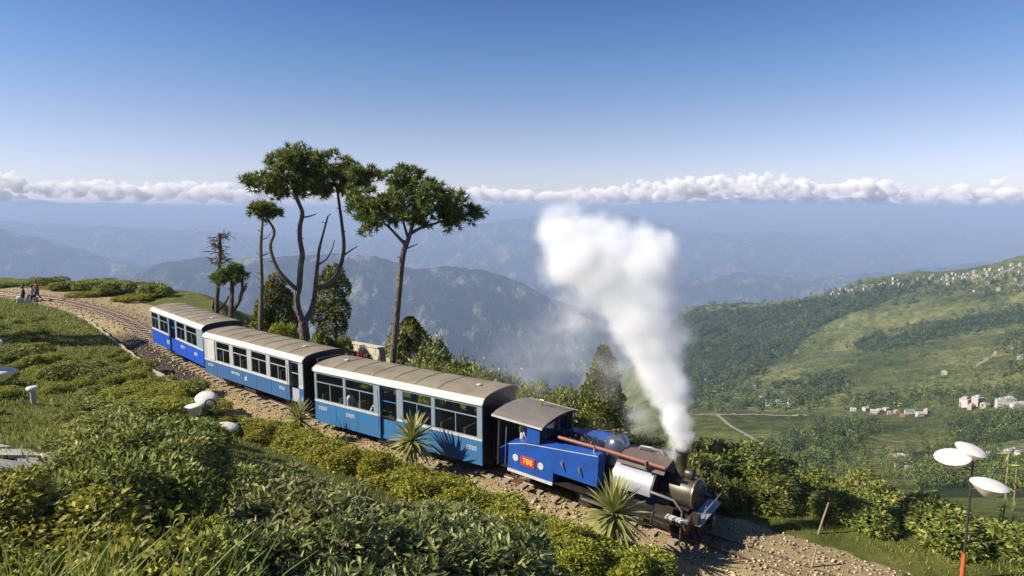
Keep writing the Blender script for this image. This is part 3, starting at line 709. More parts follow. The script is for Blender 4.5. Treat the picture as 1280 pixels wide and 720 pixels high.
def carriage(P0, P1, zlow, zeave, zt, W, windows, doors, mats, label, white_panels=(), letters=(), seed=0, taper=0.0, transom=0.66, stripe=0.40, gang=True, vent=0.0):
    """windows / doors: spans as fractions of the length on the camera's side"""
    P0, P1 = Vector(P0), Vector(P1); L = (P1 - P0).length; hd = math.atan2(P1.y - P0.y, P1.x - P0.x)
    mid = (P0 + P1) / 2
    root = empty('railway_carriage', (mid.x, mid.y, zt), hd, label, 'train carriage', 'carriages of the blue hill train')
    zl, ze = zlow - zt, zeave - zt; h = W / 2; X = lambda t: (t - 0.5) * L
    zs = zl + (ze - zl) * stripe; zw0 = zs + 0.075; zw1 = ze - 0.075
    body, frame = mats
    spans = sorted([(a, b, 'w') for a, b in windows] + [(a, b, 'd') for a, b in doors])
    for side in (-1, 1):
        yo, yi = side * h, side * (h - 0.05)
        lo, hi = min(yo, yi), max(yo, yi)
        # panelling below the waist, broken at the doors
        cuts = [0.0]
        for a, b in sorted(doors): cuts += [a, b]
        cuts.append(1.0)
        p = MB()
        for k in range(0, len(cuts), 2):
            if cuts[k + 1] - cuts[k] > 0.005: p.box(X(cuts[k]), X(cuts[k + 1]), lo, hi, zl, zs)
        p.build('side_panel', body, root)
        st = MB()
        for k in range(0, len(cuts), 2):
            if cuts[k + 1] - cuts[k] > 0.005: st.box(X(cuts[k]), X(cuts[k + 1]), lo - 0.012, hi + 0.012, zs, zs + 0.075)
        st.build('waist_stripe', M['white'], root)
        for k in range(1, int(L / 1.15)):
            t_ = k * 1.15 / L
            if any(a - 0.01 < t_ < b + 0.01 for a, b in doors): continue
            MB().box(X(t_) - 0.012, X(t_) + 0.012, yo - 0.006, yo + 0.006, zl + 0.01, zs - 0.01).build('panel_seam', body, root)
        # pillars between openings
        ed = [0.0]
        for a, b, _ in spans: ed += [a, b]
        ed.append(1.0); q = MB()
        for k in range(0, len(ed), 2):
            if ed[k + 1] - ed[k] > 0.002: q.box(X(ed[k]), X(ed[k + 1]), lo, hi, zw0, zw1)
        q.box(X(0), X(1), lo, hi, zw1, ze - 0.02)
        q.build('pillars', frame, root)
        for a, b, kind in spans:
            if kind == 'w':
                f = MB(); x0, x1 = X(a), X(b); yc = (lo + hi) / 2; t = 0.028
                zt_ = zw0 + (zw1 - zw0) * transom
                f.box(x0, x1, yc - 0.02, yc + 0.02, zw0, zw0 + t); f.box(x0, x1, yc - 0.02, yc + 0.02, zw1 - t, zw1)
                f.box(x0, x0 + t, yc - 0.02, yc + 0.02, zw0 + t, zw1 - t); f.box(x1 - t, x1, yc - 0.02, yc + 0.02, zw0 + t, zw1 - t)
                f.box(x0 + t, x1 - t, yc - 0.018, yc + 0.018, zt_ - 0.016, zt_ + 0.016)
                xm = (x0 + x1) / 2; f.box(xm - 0.014, xm + 0.014, yc - 0.016, yc + 0.016, zw0 + t, zt_ - 0.016)
                w = empty('window', (0, 0, 0)); w.parent = root
                f.build('frame', frame, w)
                for (a0, a1, b0, b1) in ((x0 + t, xm - 0.014, zw0 + t, zt_ - 0.016), (xm + 0.014, x1 - t, zw0 + t, zt_ - 0.016), (x0 + t, x1 - t, zt_ + 0.016, zw1 - t)):
                    g = MB(); g.quad((a0, yc, b0), (a1, yc, b0), (a1, yc, b1), (a0, yc, b1)); g.build('pane', M['glass'], w)
            else:
                x0, x1 = X(a), X(b); d = MB(); yd = yo - side * 0.09; t = 0.05
                d.box(x0, x0 + t, yd - 0.02, yd + 0.02, zl, zw1); d.box(x1 - t, x1, yd - 0.02, yd + 0.02, zl, zw1)
                d.box(x0 + t, x1 - t, yd - 0.02, yd + 0.02, zl, zs - 0.1); d.box(x0 + t, x1 - t, yd - 0.02, yd + 0.02, zw1 - 0.08, zw1)
                d.box(x0 + t, x1 - t, yd - 0.018, yd + 0.018, (zs + zw1) / 2, (zs + zw1) / 2 + 0.03)
                dr = d.build('door', body if seed != 2 else M['palegrey'], root)
                g = MB(); g.quad((x0 + t, yd, zs - 0.1), (x1 - t, yd, zs - 0.1), (x1 - t, yd, zw1 - 0.08), (x0 + t, yd, zw1 - 0.08)); g.build('pane', M['glass'], dr)
                MB().tube([(x0 - 0.03, yo + side * 0.05, zl + 0.25), (x0 - 0.03, yo + side * 0.05, zw1 - 0.15)], 0.014, 6).build('grab_rail', M['steel'], dr)
                MB().box(x0, x1, yo - 0.06, yo + 0.06, zl - 0.14, zl - 0.11).build('step', M['soot_black'], root)
        for a, b in white_panels:
            c = MB().box(X(a), X(b), yo - 0.012 - 0.02 * (side < 0), yo + 0.012 + 0.02 * (side > 0), zw0 + 0.02, zw1 - 0.02); c.build('white_panel', M['white'], root)
    # roof: white shoulder curve and dusty top
    n = 14; arc = []
    for k in range(n + 1):
        a = math.pi * k / n; cx, cz = math.cos(a), math.sin(a)
        arc.append((math.copysign(abs(cx) ** 0.72, cx) * (h + 0.05), ze - 0.02 + 0.30 * abs(cz) ** 0.85))
    shell = MB(); shell.prismx(arc, X(0) - 0.03, X(1) + 0.03)
    rf = MB(); ktop = [k for k in range(n + 1) if 3 <= k <= n - 3]
    prof = [(arc[k][0], arc[k][1] + 0.012) for k in ktop] + [(arc[k][0], arc[k][1] - 0.01) for k in reversed(ktop)]
    rf.prismx(prof, X(0) - 0.03, X(1) + 0.03)
    sh = shell.build('roof', M['white'], root, True); rf.build('roof_covering', M['roof'], sh, True)
    for k in range(1, int(L / 1.0)):                   # roof seams
        x = X(0) + k * 1.0; s_ = MB(); pr = [(y, z + 0.016) for y, z in prof[:len(ktop)]] + [(y, z - 0.004) for y, z in reversed(prof[:len(ktop)])]
        s_.prismx(pr, x - 0.012, x + 0.012); s_.build('roof_seam', M['roof'], sh)
    for t in ((0.10, 0.90) if seed == 1 else (0.85,)):
        v = MB().lathe((X(t), -0.05 + vent, ze + 0.275), [(0.07, 0), (0.07, 0.03), (0.10, 0.035), (0.08, 0.06), (0.02, 0.07)], 12); v.build('roof_vent', M['stone'], sh, True)
    for xa in (X(1) + 0.032, X(0) - 0.075): MB().prismx([(y * 1.004, z + 0.006) for y, z in arc], xa, xa + 0.043).build('roof_end', M['black'], sh, True)  # black end lip; its colour also carries the shade on the end face
    # ends, floor, inside
    for e in (0, 1):
        sx = -1 if e == 0 else 1; x = X(e)
        en = MB().box(x - 0.04 if sx > 0 else x, x if sx > 0 else x + 0.04, -h + 0.05, h - 0.05, zl, ze + 0.05)
        pr = [(-h + 0.02, ze - 0.02), (h - 0.02, ze - 0.02), (h * 0.75, ze + 0.2), (0, ze + 0.27), (-h * 0.75, ze + 0.2)]
        en.prismx(pr, x - 0.03, x + 0.02)
        en.build('end_wall', M['black'], root)
        if gang:
            g = MB(); a, b = (x, x + 0.42 * sx) if sx > 0 else (x + 0.42 * sx, x)
            for k in range(4):
                w_ = 0.52 + 0.03 * (k % 2); xa = a + (b - a) * k / 4; xb = a + (b - a) * (k + 1) / 4
                g.box(xa, xb - 0.005, -w_, w_, zl + 0.05, zl + 1.85)
            g.build('gangway', M['black'], root)
        bf = MB().tube([(x, 0, 0.42 - 0.0), (x + sx * 0.4, 0, 0.42)], 0.07, 10); bf.tube([(x + sx * 0.38, 0, 0.42), (x + sx * 0.45, 0, 0.42)], 0.16, 12)
        bf.build('buffer', M['rust'], root)
    MB().box(X(0) + 0.05, X(1) - 0.05, -h + 0.08, h - 0.08, zl + 0.02, zl + 0.1).build('floor', M['seat'], root)
    MB().box(X(0), X(1), -0.42, -0.34, zl - 0.17, zl - 0.002).box(X(0), X(1), 0.34, 0.42, zl - 0.17, zl - 0.002).build('underframe', M['soot_black'], root)
    MB().box(X(0.4), X(0.52), -0.85, -0.45, zl - 0.28, zl - 0.02).build('battery_box', M['soot_black'], root)
    rows = int(L / 0.95)
    for k in range(rows):
        x = X(0) + 0.55 + k * (L - 1.1) / max(rows - 1, 1)
        if any(X(a) - 0.25 < x < X(b) + 0.25 for a, b in doors): continue
        for sy in (-1, 1):
            s_ = MB().box(x - 0.22, x + 0.22, sy * 0.62 - 0.28, sy * 0.62 + 0.28, zl + 0.42, zl + 0.52)
            s_.box(x - 0.27, x - 0.19, sy * 0.62 - 0.28, sy * 0.62 + 0.28, zl + 0.52, zl + 1.08); s_.box(x - 0.15, x + 0.15, sy * 0.62 - 0.05, sy * 0.62 + 0.05, zl + 0.1, zl + 0.42)
            s_.build('seat', M['seat'], root)
    for t in (0.17, 0.83):
        bg = MB().box(X(t) - 0.85, X(t) + 0.85, -0.48, -0.42, 0.20, 0.36).box(X(t) - 0.85, X(t) + 0.85, 0.42, 0.48, 0.20, 0.36)
        for dx in (-0.5, 0.5): bg.box(X(t) + dx - 0.09, X(t) + dx + 0.09, -0.53, -0.44, 0.14, 0.4)
        bg.build('bogie_frame', M['soot_black'], root)
        for dx in (-0.5, 0.5): wheel_set(root, X(t) + dx, 0.23, 0.23)
    for (t0, t1, f0, f1, n_) in letters:
        g = MB(); fm = (f0 + f1) / 2; fh = (f1 - f0) * 0.30; glyphs(g, X(t0), X(t1), zl + (zs - zl) * (fm - fh), zl + (zs - zl) * (fm + fh), -h - 0.004, n_, seed + n_); g.build('lettering', M['white'], root)
    return root, X, zl, ze, h

# carriage next to the engine
A0, A1 = (-7.6, 23.35), (-0.95, 19.07)
nrm = lambda a, b, w: Vector((-(b[1] - a[1]), b[0] - a[0])).normalized() * w
T = lambda px: tfrac(A0, A1, px)
o_ = nrm(A0, A1, 1.0); Pa, Pb = Vector((*A0, 0)) + Vector((*o_, 0)), Vector((*A1, 0)) + Vector((*o_, 0))
c1, X1, zl1, ze1, h1 = carriage(Pa, Pb, 0.32, 2.33, 0.05, 2.0, [(T(396), T(430)), (T(432), T(468)), (T(503), T(540)), (T(543), T(597))], [(T(475), T(496))], (M['blue_pale'], M['greyblue']),
    'pale blue carriage with white roof edge and open door, coupled behind the engine', letters=[(T(398), T(409), 0.58, 0.86, 4), (T(432), T(443), 0.55, 0.84, 4), (T(583), T(596), 0.5, 0.80, 4)], seed=1)
# middle carriage
B0, B1 = (-14.63, 29.05), (-8.27, 24.03)
T = lambda px: tfrac(B0, B1, px)
o_ = nrm(B0, B1, 1.0); Pa, Pb = Vector((*B0, 0)) + Vector((*o_, 0)), Vector((*B1, 0)) + Vector((*o_, 0))
c2, X2, zl2, ze2, h2 = carriage(Pa, Pb, 0.72, 2.47, 0.2, 2.0, [(T(271.5), T(288)), (T(292), T(310)), (T(315), T(334)), (T(338), T(358.5))], [(T(362), T(374))], (M['blue_mid'], M['palegrey']),
    'middle carriage with pale grey window frames and dull blue lower panels', white_panels=[(T(261), T(270))], letters=[(T(260), T(267), 0.58, 0.85, 4), (T(289), T(300), 0.5, 0.8, 5), (T(305), T(309), 0.25, 0.85, 1), (T(349), T(356), 0.5, 0.82, 3)], seed=2, stripe=0.37)
# rear carriage
D0, D1 = (-21.05, 35.9), (-15.15, 30.0)
T = lambda px: tfrac(D0, D1, px)
o_ = nrm(D0, D1, 1.0); Pa, Pb = Vector((*D0, 0)) + Vector((*o_, 0)), Vector((*D1, 0)) + Vector((*o_, 0))
c3, X3, zl3, ze3, h3 = carriage(Pa, Pb, 0.74, 2.6, 0.3, 2.0, [(T(191), T(199)), (T(201), T(211)), (T(222), T(232)), (T(234), T(247))], [(T(212.5), T(220))], (M['blue_deep'], M['greyblue']),
    'bright royal blue carriage with dark windows at the tail of the train', letters=[(T(209), T(213), 0.3, 0.75, 2), (T(226), T(231), 0.5, 0.8, 3), (T(243), T(247), 0.4, 0.75, 2)], seed=3, stripe=0.42)

# ---------------------------------------------------------------- steam engine
LO = Vector((0.3, 19.15, 0.0)); LH = R(-36)
eng = empty('steam_engine', tuple(LO), LH, 'blue saddle tank steam engine with silver tank and smoking chimney', 'steam locomotive')
eng.rotation_euler = Euler((0, 0.037, LH), 'XYZ')
E_ = eng
MB().box(0.0, 5.62, -0.52, 0.52, 0.34, 0.60).build('frame', M['soot_black'], E_)
MB().box(-0.15, 5.66, -0.92, 0.92, 0.585, 0.615).build('footplate', M['black'], E_)
for sgn in (-1, 1):
    y0, y1 = sorted((sgn * 0.95, sgn * 0.52))
    tk = MB().prism([(0.14, 0.62), (1.76, 0.62), (1.76, 0.92), (3.2, 0.92), (3.2, 1.86), (0.72, 1.58), (0.14, 1.42)], y0, y1)
    t = tk.build('side_tank', M['blue_loco'], E_)
    yf = sgn * 0.955
    st = MB()
    def strip(a, b, w):
        a, b = Vector((a[0], 0, a[1])), Vector((b[0], 0, b[1])); d = (b - a).normalized(); n_ = Vector((-d.z, 0, d.x)) * w
        q = [a - n_, b - n_, b + n_, a + n_]; st.quad(*[(v.x, yf, v.z) for v in q])
    strip((0.16, 1.385), (0.72, 1.545), 0.012); strip((0.725, 1.545), (3.18, 1.822), 0.012)
    st.build('lining', M['white'], t)
    sk = MB().box(0.14, 1.76, yf - 0.02, yf + 0.02, 0.53, 0.615); sk.build('white_footboard', M['white'], E_)
    pl = MB().box(0.62, 1.12, yf - 0.008 + sgn * 0.008, yf + 0.008 + sgn * 0.008, 0.86, 1.14).build('number_plate', M['red'], t)
    tm = link('numerals', text_mesh('numerals', '788', 0.24, M['yellow']), pl); tm.location = (0.87, yf + sgn * 0.02, 1.0); tm.rotation_euler = (R(90), 0, 0 if sgn < 0 else math.pi)
    for xx in (0.42, 1.33):
        MB().lathe((xx, yf, 1.02 - 0.02 * xx), [(0.10, -0.012), (0.11, 0.0), (0.10, 0.012)], 18, 'y').build('emblem', M['white'], t, True)
    for xx in (2.05, 2.62):                # tank brackets
        b = MB().tube([(xx, yf + sgn * 0.01, 1.32), (xx + 0.05, yf + sgn * 0.05, 1.22), (xx + 0.10, yf + sgn * 0.02, 1.10)], 0.02, 6); b.lathe((xx, yf + sgn * 0.02, 1.32), [(0.05, -0.012), (0.05, 0.012)], 10, 'y'); b.build('tank_bracket', M['steel'], t)
    if sgn > 0: pass
    else: p = MB().tube([(1.75, sgn * 0.70, 1.93), (3.2, sgn * 0.70, 1.95), (5.02, sgn * 0.66, 1.91)], 0.05, 10); p.build('feed_pipe', M['redpipe'], E_, True)
    for xx in ((2.95, 4.5) if sgn < 0 else ()): MB().box(xx - 0.02, xx + 0.02, sgn * 0.70 - 0.07, sgn * 0.70 + 0.07, 1.74, 1.99).build('pipe_clamp', M['steel'], E_)
    # cab side
    cs = MB().box(0.80, 1.25, sgn * 0.93 - 0.02, sgn * 0.93 + 0.02, 1.55, 2.2); cs.build('cab_side', M['blue_loco'], E_)
    MB().box(-0.30, -0.24, sgn * 0.9 - 0.03, sgn * 0.9 + 0.03, 0.6, 2.2).build('cab_post', M['soot_black'], E_)
    MB().tube([(0.05, sgn * 0.97, 0.7), (0.05, sgn * 0.97, 1.9)], 0.016, 6).build('grab_rail', M['steel'], E_)
    # wheels, rods, cylinder
    for xx in (2.62, 4.28):
        w = MB().lathe((xx, sgn * 0.36, 0.33), [(0.09, -0.07), (0.36, -0.06), (0.36, -0.03), (0.33, -0.025), (0.33, 0.05), (0.27, 0.055), (0.26, 0.02), (0.12, 0.03), (0.10, 0.08)], 24, 'y')
        for k in range(8):
            a = math.pi * k / 4; w.tube([(xx, sgn * 0.40, 0.33), (xx + 0.27 * math.cos(a), sgn * 0.40, 0.33 + 0.27 * math.sin(a))], 0.025, 5)
        w.build('driving_wheel', M['soot_black'], E_, True)
        MB().box(xx - 0.16, xx + 0.16, sgn * 0.50 - 0.05, sgn * 0.50 + 0.05, 0.2, 0.34).build('crank_web', M['steel'], E_)
    MB().box(2.55, 4.35, sgn * 0.60 - 0.02, sgn * 0.60 + 0.02, 0.22, 0.30).build('coupling_rod', M['steel'], E_)
    MB().box(3.4, 5.0, sgn * 0.66 - 0.02, sgn * 0.66 + 0.02, 0.36, 0.42).build('connecting_rod', M['steel'], E_)
    cyl = MB().lathe((4.78, sgn * 0.72, 0.48), [(0.05, -0.12), (0.05, 0), (0.19, 0.0), (0.20, 0.04), (0.17, 0.06), (0.17, 0.5), (0.20, 0.52), (0.20, 0.57), (0.08, 0.60)], 18, 'x'); cyl.box(4.8, 5.3, sgn * 0.6 - 0.1, sgn * 0.6 + 0.1, 0.6, 0.85)
    cyl.build('cylinder', M['soot_black'], E_, True)
    MB().tube([(4.75, sgn * 0.9, 1.27), (5.38, sgn * 0.9, 1.24), (5.62, sgn * 0.9, 1.0)], [0.035, 0.035, 0.02], 8).build('handrail', M['steel'], E_, True)
    MB().tube([(5.62, sgn * 0.9, 1.0), (5.62, sgn * 0.9, 0.12)], 0.018, 6).build('rail_post', M['steel'], E_)
    MB().box(5.22, 5.80, sgn * 0.92 - 0.09, sgn * 0.92 + 0.09, 0.74, 0.79).build('step_board', M['white'] if sgn < 0 else M['soot_black'], E_)
    MB().box(0.30, 0.62, sgn * 0.9 - 0.1, sgn * 0.9 + 0.1, 0.22, 0.25).box(0.30, 0.33, sgn * 0.86 - 0.015, sgn * 0.86 + 0.015, 0.25, 0.55).build('cab_step', M['rust'], E_)
MB().box(0.2, 0.3, -0.85, 0.85, 0.38, 0.52).tube([(0.0, 0, 0.42), (-0.35, 0, 0.42)], 0.07, 10).build('rear_beam', M['rust'], E_)
# cab roof
pr = [(-1.03, 2.19), (-0.8, 2.27), (-0.4, 2.325), (0, 2.345), (0.4, 2.325), (0.8, 2.27), (1.03, 2.19), (1.03, 2.16), (0.8, 2.24), (0.4, 2.295), (0, 2.315), (-0.4, 2.295), (-0.8, 2.24), (-1.03, 2.16)]
crf = MB().prismx(pr, -0.48, 1.38).build('cab_roof', M['cabroof'], E_)
MB().box(-0.48, 1.38, -1.045, -1.031, 2.14, 2.20).box(-0.48, 1.38, 1.031, 1.045, 2.14, 2.20).build('gutter', M['white'], crf)
MB().tube([(0.5, 0.3, 2.32), (0.5, 0.3, 2.52)], 0.03, 8).tube([(0.42, 0.3, 2.52), (0.58, 0.3, 2.52)], 0.04, 8).build('whistle', M['brass'], crf)
fs = MB().box(1.22, 1.26, -0.88, 0.88, 0.62, 1.75).box(1.22, 1.26, -0.88, -0.62, 1.75, 2.2).box(1.22, 1.26, 0.62, 0.88, 1.75, 2.2).box(1.22, 1.26, -0.12, 0.12, 1.75, 2.27).box(1.22, 1.26, -0.62, 0.62, 2.12, 2.26)
fs.build('cab_front', M['black'], E_)
MB().box(-0.30, -0.24, -0.86, 0.86, 0.62, 1.1).build('cab_rear_sheet', M['blue_loco'], E_)
# boiler, fittings
MB().lathe((1.26, 0, 1.14), [(0.38, 0), (0.38, 3.72)], 28, 'x').build('boiler', M['black'], E_, True)
cb = MB().box(1.28, 3.18, -0.515, 0.515, 1.5, 1.60)
cb.build('coal_bunker', M['black'], E_)
r_ = random.Random(5); co = MB()
for k in range(240):
    x, y = r_.uniform(1.34, 3.1), r_.uniform(-0.48, 0.48); s_ = r_.uniform(0.04, 0.09); z = 1.6 + 0.20 * (1 - (y / 0.5) ** 2) * r_.uniform(0.5, 1) + 0.05
    pts = [(x + r_.uniform(-s_, s_), y + r_.uniform(-s_, s_), z + r_.uniform(-s_, s_)) for _ in range(4)]; i = len(co.v); co.v += pts
    for f in ((0, 1, 2), (0, 1, 3), (1, 2, 3), (0, 2, 3)): co.f.append(tuple(i + q for q in f)); co.m.append(0)
cl = co.build('coal_black', M['coal_black'], E_); cl['kind'] = 'stuff'
pr = []
for k in range(17):                        # saddle tank section: wraps over the boiler
    a = math.pi * (-0.06 + 1.12 * k / 16); pr.append((0.84 * math.cos(a), 1.16 + 0.64 * max(math.sin(a), -0.2) ** 1 if math.sin(a) > 0 else 1.16 + 0.5 * math.sin(a)))
pr += [(-0.42, 1.02), (-0.40, 1.30), (0, 1.52), (0.40, 1.30), (0.42, 1.02)]
sa = MB().prismx(pr, 3.56, 4.72).build('saddle_tank', M['silver'], E_, True)
MB().prismx([(y * 1.006, z + 0.004 if z > 1.2 else z) for y, z in pr], 4.70, 4.76).build('tank_band', M['black'], sa, True)
lid = MB().prismx([(-0.66, 1.70), (-0.5, 1.84), (0, 1.93), (0.5, 1.84), (0.66, 1.70), (0.5, 1.78), (0, 1.86), (-0.5, 1.78)], 3.62, 4.98).build('tank_cover', M['brownlid'], E_)
MB().tube([(3.95, 0.05, 1.92), (4.0, 0.05, 2.03), (4.3, 0.05, 2.06), (4.6, 0.05, 2.03), (4.68, 0.05, 1.93)], 0.03, 8).build('lid_handle', M['steel'], lid, True)
MB().lathe((4.55, 0.2, 1.86), [(0.17, 0), (0.17, 0.10), (0.14, 0.13), (0.02, 0.14)], 16).build('filler_cap', M['brownlid'], lid, True)
dm = MB().lathe((3.3, 0, 1.45), [(0.42, 0), (0.38, 0.10), (0.37, 0.35), (0.35, 0.52), (0.28, 0.66), (0.17, 0.74), (0.03, 0.765)], 28).build('steam_dome', M['dome'], E_, True)
for xx, yy in ((3.2, -0.08), (3.4, 0.08), (3.3, 0.0)):
    MB().tube([(xx, yy, 2.16), (xx, yy, 2.34)], 0.03, 8).lathe((xx, yy, 2.32), [(0.05, 0), (0.05, 0.03), (0.02, 0.05)], 8).build('safety_valve', M['brass'], dm)
MB().tube([(3.2, -0.1, 2.3), (2.95, -0.15, 2.28), (2.75, -0.05, 2.2)], 0.018, 6).build('valve_lever', M['soot_black'], dm)
MB().lathe((5.2, 0, 1.44), [(0.24, 0), (0.19, 0.06), (0.15, 0.12), (0.155, 0.72), (0.19, 0.76), (0.20, 0.82), (0.15, 0.83)], 22).build('chimney', M['smokebox'], E_, True)
sb = MB().lathe((4.98, 0, 1.14), [(0.385, 0), (0.40, 0.02), (0.40, 0.66)], 30, 'x').build('smokebox', M['smokebox'], E_, True)
MB().lathe((5.63, 0, 1.14), [(0.405, 0), (0.418, 0.015), (0.418, 0.045), (0.405, 0.06)], 30, 'x').build('brass_ring', M['brass'], sb, True)
dr = MB().lathe((5.69, 0, 1.14), [(0.40, 0), (0.39, 0.02), (0.31, 0.03), (0.29, 0.05), (0.15, 0.085), (0.02, 0.095)], 28, 'x').build('smokebox_door', M['black'], sb, True)
MB().box(5.72, 5.77, -0.30, 0.30, 1.26, 1.30).box(5.72, 5.77, -0.30, 0.30, 0.98, 1.02).tube([(5.76, 0, 1.14), (5.86, 0, 1.14)], 0.025, 8).tube([(5.85, 0, 1.02), (5.85, 0, 1.26)], 0.016, 6).build('door_strap', M['soot_black'], dr)
MB().box(5.05, 5.6, -0.35, 0.35, 0.6, 0.80).build('smokebox_saddle', M['soot_black'], E_)
hl = MB().lathe((5.32, 0, 1.66), [(0.11, 0), (0.14, 0.04), (0.15, 0.22), (0.14, 0.24)], 16, 'x').box(5.3, 5.5, -0.04, 0.04, 1.5, 1.58).build('headlamp', M['soot_black'], E_, True)
MB().lathe((5.555, 0, 1.66), [(0.13, 0), (0.12, 0.01)], 16, 'x').build('lens', M['glass'], hl)
bb = MB().box(5.66, 5.76, -0.95, 0.95, 0.42, 0.72).build('buffer_beam', M['rust'], E_)
MB().box(5.76, 6.10, -0.80, 0.80, 0.70, 0.735).build('front_platform', M['greyblue'], E_)
MB().tube([(5.76, 0, 0.5), (6.16, 0, 0.5)], 0.06, 10).lathe((6.16, 0, 0.5), [(0.17, 0), (0.18, 0.03), (0.13, 0.06)], 16, 'x').build('buffer', M['soot_black'], E_)
for yy in (-0.45, 0.45):
    MB().tube([(6.08, yy, 0.74), (6.08, yy, 1.12)], 0.018, 6).build('platform_post', M['steel'], E_)
MB().tube([(6.08, -0.75, 1.0), (6.08, 0.75, 1.0)], 0.018, 6).build('platform_rail', M['steel'], E_)
cc = MB().box(5.98, 6.04, -0.70, 0.70, 0.12, 0.17)
for k in range(9):
    yy = -0.66 + k * 0.165; cc.tube([(5.76, yy * 0.9, 0.46), (6.01, yy, 0.14)], 0.02, 6)
cc.build('cowcatcher', M['rust'], E_)
for k, yy in enumerate((-0.5, -0.25, 0.3)):
    MB().tube([(5.78, yy, 0.6), (5.95, yy, 0.5), (5.98, yy + 0.02, 0.3), (5.88, yy + 0.04, 0.22)], 0.025, 6).build('brake_hose', M['rust'], E_)
MB().box(5.80, 6.02, -0.82, -0.6, 0.735, 0.95).build('sand_box', M['soot_black'], E_)

# ---------------------------------------------------------------- people
def person(name, loc, rz, pose, cloth, label, legs='clothdark', scale=1.0, parent=None):
    J = {}
    if pose == 'stand': hip, knee, foot = 0.86, [(0.10, 0.02, 0.46), (-0.10, -0.03, 0.46)], [(0.11, -0.02, 0.07), (-0.11, -0.06, 0.07)]
    elif pose == 'walk': hip, knee, foot = 0.84, [(0.09, 0.16, 0.46), (-0.09, 0.0, 0.45)], [(0.09, 0.20, 0.07), (-0.09, -0.28, 0.12)]
    else: hip, knee, foot = 0.50, [(0.12, 0.40, 0.52), (-0.12, 0.40, 0.50)], [(0.12, 0.42, 0.07), (-0.12, 0.40, 0.07)]
    lean = 0.05 if pose != 'sit' else -0.02
    sh = hip + 0.53
    V = [(0, 0, hip), (0, lean * .4, hip + 0.18), (0, lean * .8, hip + 0.36), (0, lean, sh), (0, lean + .01, sh + 0.10), (0, lean + .03, sh + 0.19), (0, lean + .03, sh + 0.28)]
    Rr = [0.145, 0.125, 0.145, 0.10, 0.052, 0.085, 0.07]
    Ed = [(0, 1), (1, 2), (2, 3), (3, 4), (4, 5), (5, 6)]
    for i, sx in enumerate((1, -1)):
        b = len(V); V += [(sx * 0.10, 0, hip - 0.03), knee[i], foot[i], (foot[i][0] * 1.1, foot[i][1] + 0.15, foot[i][2] - 0.03)]; Rr += [0.095, 0.065, 0.042, 0.036]
        Ed += [(0, b), (b, b + 1), (b + 1, b + 2), (b + 2, b + 3)]
        b = len(V); fwd = 0.12 if pose == 'stand' else (0.18 * (-sx) if pose == 'walk' else 0.22)
        V += [(sx * 0.19, lean, sh - 0.02), (sx * 0.25, lean + fwd * 0.3, sh - 0.29), (sx * 0.22, lean + fwd + 0.06, sh - 0.50), (sx * 0.21, lean + fwd + 0.10, sh - 0.58)]; Rr += [0.062, 0.045, 0.033, 0.03]
        Ed += [(3, b), (b, b + 1), (b + 1, b + 2), (b + 2, b + 3)]
        for q in range(4):
            f0 = len(V); bx, by, bz = V[b + 3]; V += [(bx + 0.018 * (q - 1.5), by + 0.035, bz - 0.035), (bx + 0.02 * (q - 1.5), by + 0.05 - 0.008 * abs(q - 1), bz - 0.07)]; Rr += [0.010, 0.008]; Ed += [(b + 3, f0), (f0, f0 + 1)]
        f0 = len(V); bx, by, bz = V[b + 2]; V += [(bx - sx * 0.04, by + 0.05, bz - 0.04)]; Rr += [0.011]; Ed += [(b + 2, f0)]
    me = bpy.data.meshes.new(name + '_skeleton'); me.from_pydata(V, Ed, [])
    t = bpy.data.objects.new(name + '_tmp', me); C.objects.link(t)
    md = t.modifiers.new('s', 'SKIN'); md.use_smooth_shade = True
    for k, sv in enumerate(me.skin_vertices[0].data): sv.radius = (Rr[k] * (1.35 if k in (1, 2) else 1.2 if k == 3 else 1), Rr[k]); sv.use_root = (k == 0)
    t.modifiers.new('u', 'SUBSURF').levels = 1
    dg = bpy.context.evaluated_depsgraph_get(); bm_ = bpy.data.meshes.new_from_object(t.evaluated_get(dg)); bpy.data.objects.remove(t)
    bm_.name = name; bm_.materials.clear()
    for mm in (M['skin'], M[cloth], M[legs]): bm_.materials.append(mm)
    for p in bm_.polygons:
        c = p.center
        p.material_index = 0 if (c.z > sh + 0.07 or (abs(c.x) > 0.15 and c.z < sh - 0.48 and c.z > hip - 0.16 and pose != 'sit') or (pose == 'sit' and abs(c.x) > 0.17 and c.y > 0.24 and c.z < sh - 0.4 and c.z > 0.66)) else 1 if c.z > hip - 0.02 and not (pose == 'sit' and c.y > 0.16 and c.z < 0.62) else 2
        p.use_smooth = True
    o = link(name, bm_); o.location = loc; o.rotation_euler = (0, 0, rz); o.scale = (scale,) * 3
    hr = MB().lathe((0, lean + 0.015, sh + 0.19), [(0.075, 0.0), (0.096, 0.05), (0.095, 0.11), (0.07, 0.165), (0.02, 0.19)], 14).build('hair', M['hair'], o, True)
    nose = MB().tube([(0, lean + 0.10, sh + 0.24), (0, lean + 0.135, sh + 0.19)], [0.010, 0.016], 6).build('nose', M['skin'], o)
    tag(o, label, 'person')
    return o
def train_pt(root, x, y, z): return root.matrix_basis @ Vector((x, y, z))
bpy.context.view_layer.update()
tb = lambda px: (tfrac(A0, A1, px) - 0.5) * (Vector(A1) - Vector(A0)).length
hA = math.atan2(A1[1] - A0[1], A1[0] - A0[0])
person('person', train_pt(c1, tb(428), -0.60, zl1 + 0.05), hA - R(70), 'sit', 'clothwhite', 'passenger in white shirt seated by the window of the first carriage')
person('person', train_pt(c1, tb(455) + 0.1, -0.55, zl1 + 0.02), hA - R(90), 'sit', 'clothwhite', 'passenger seated low beside the open carriage door', scale=0.86)
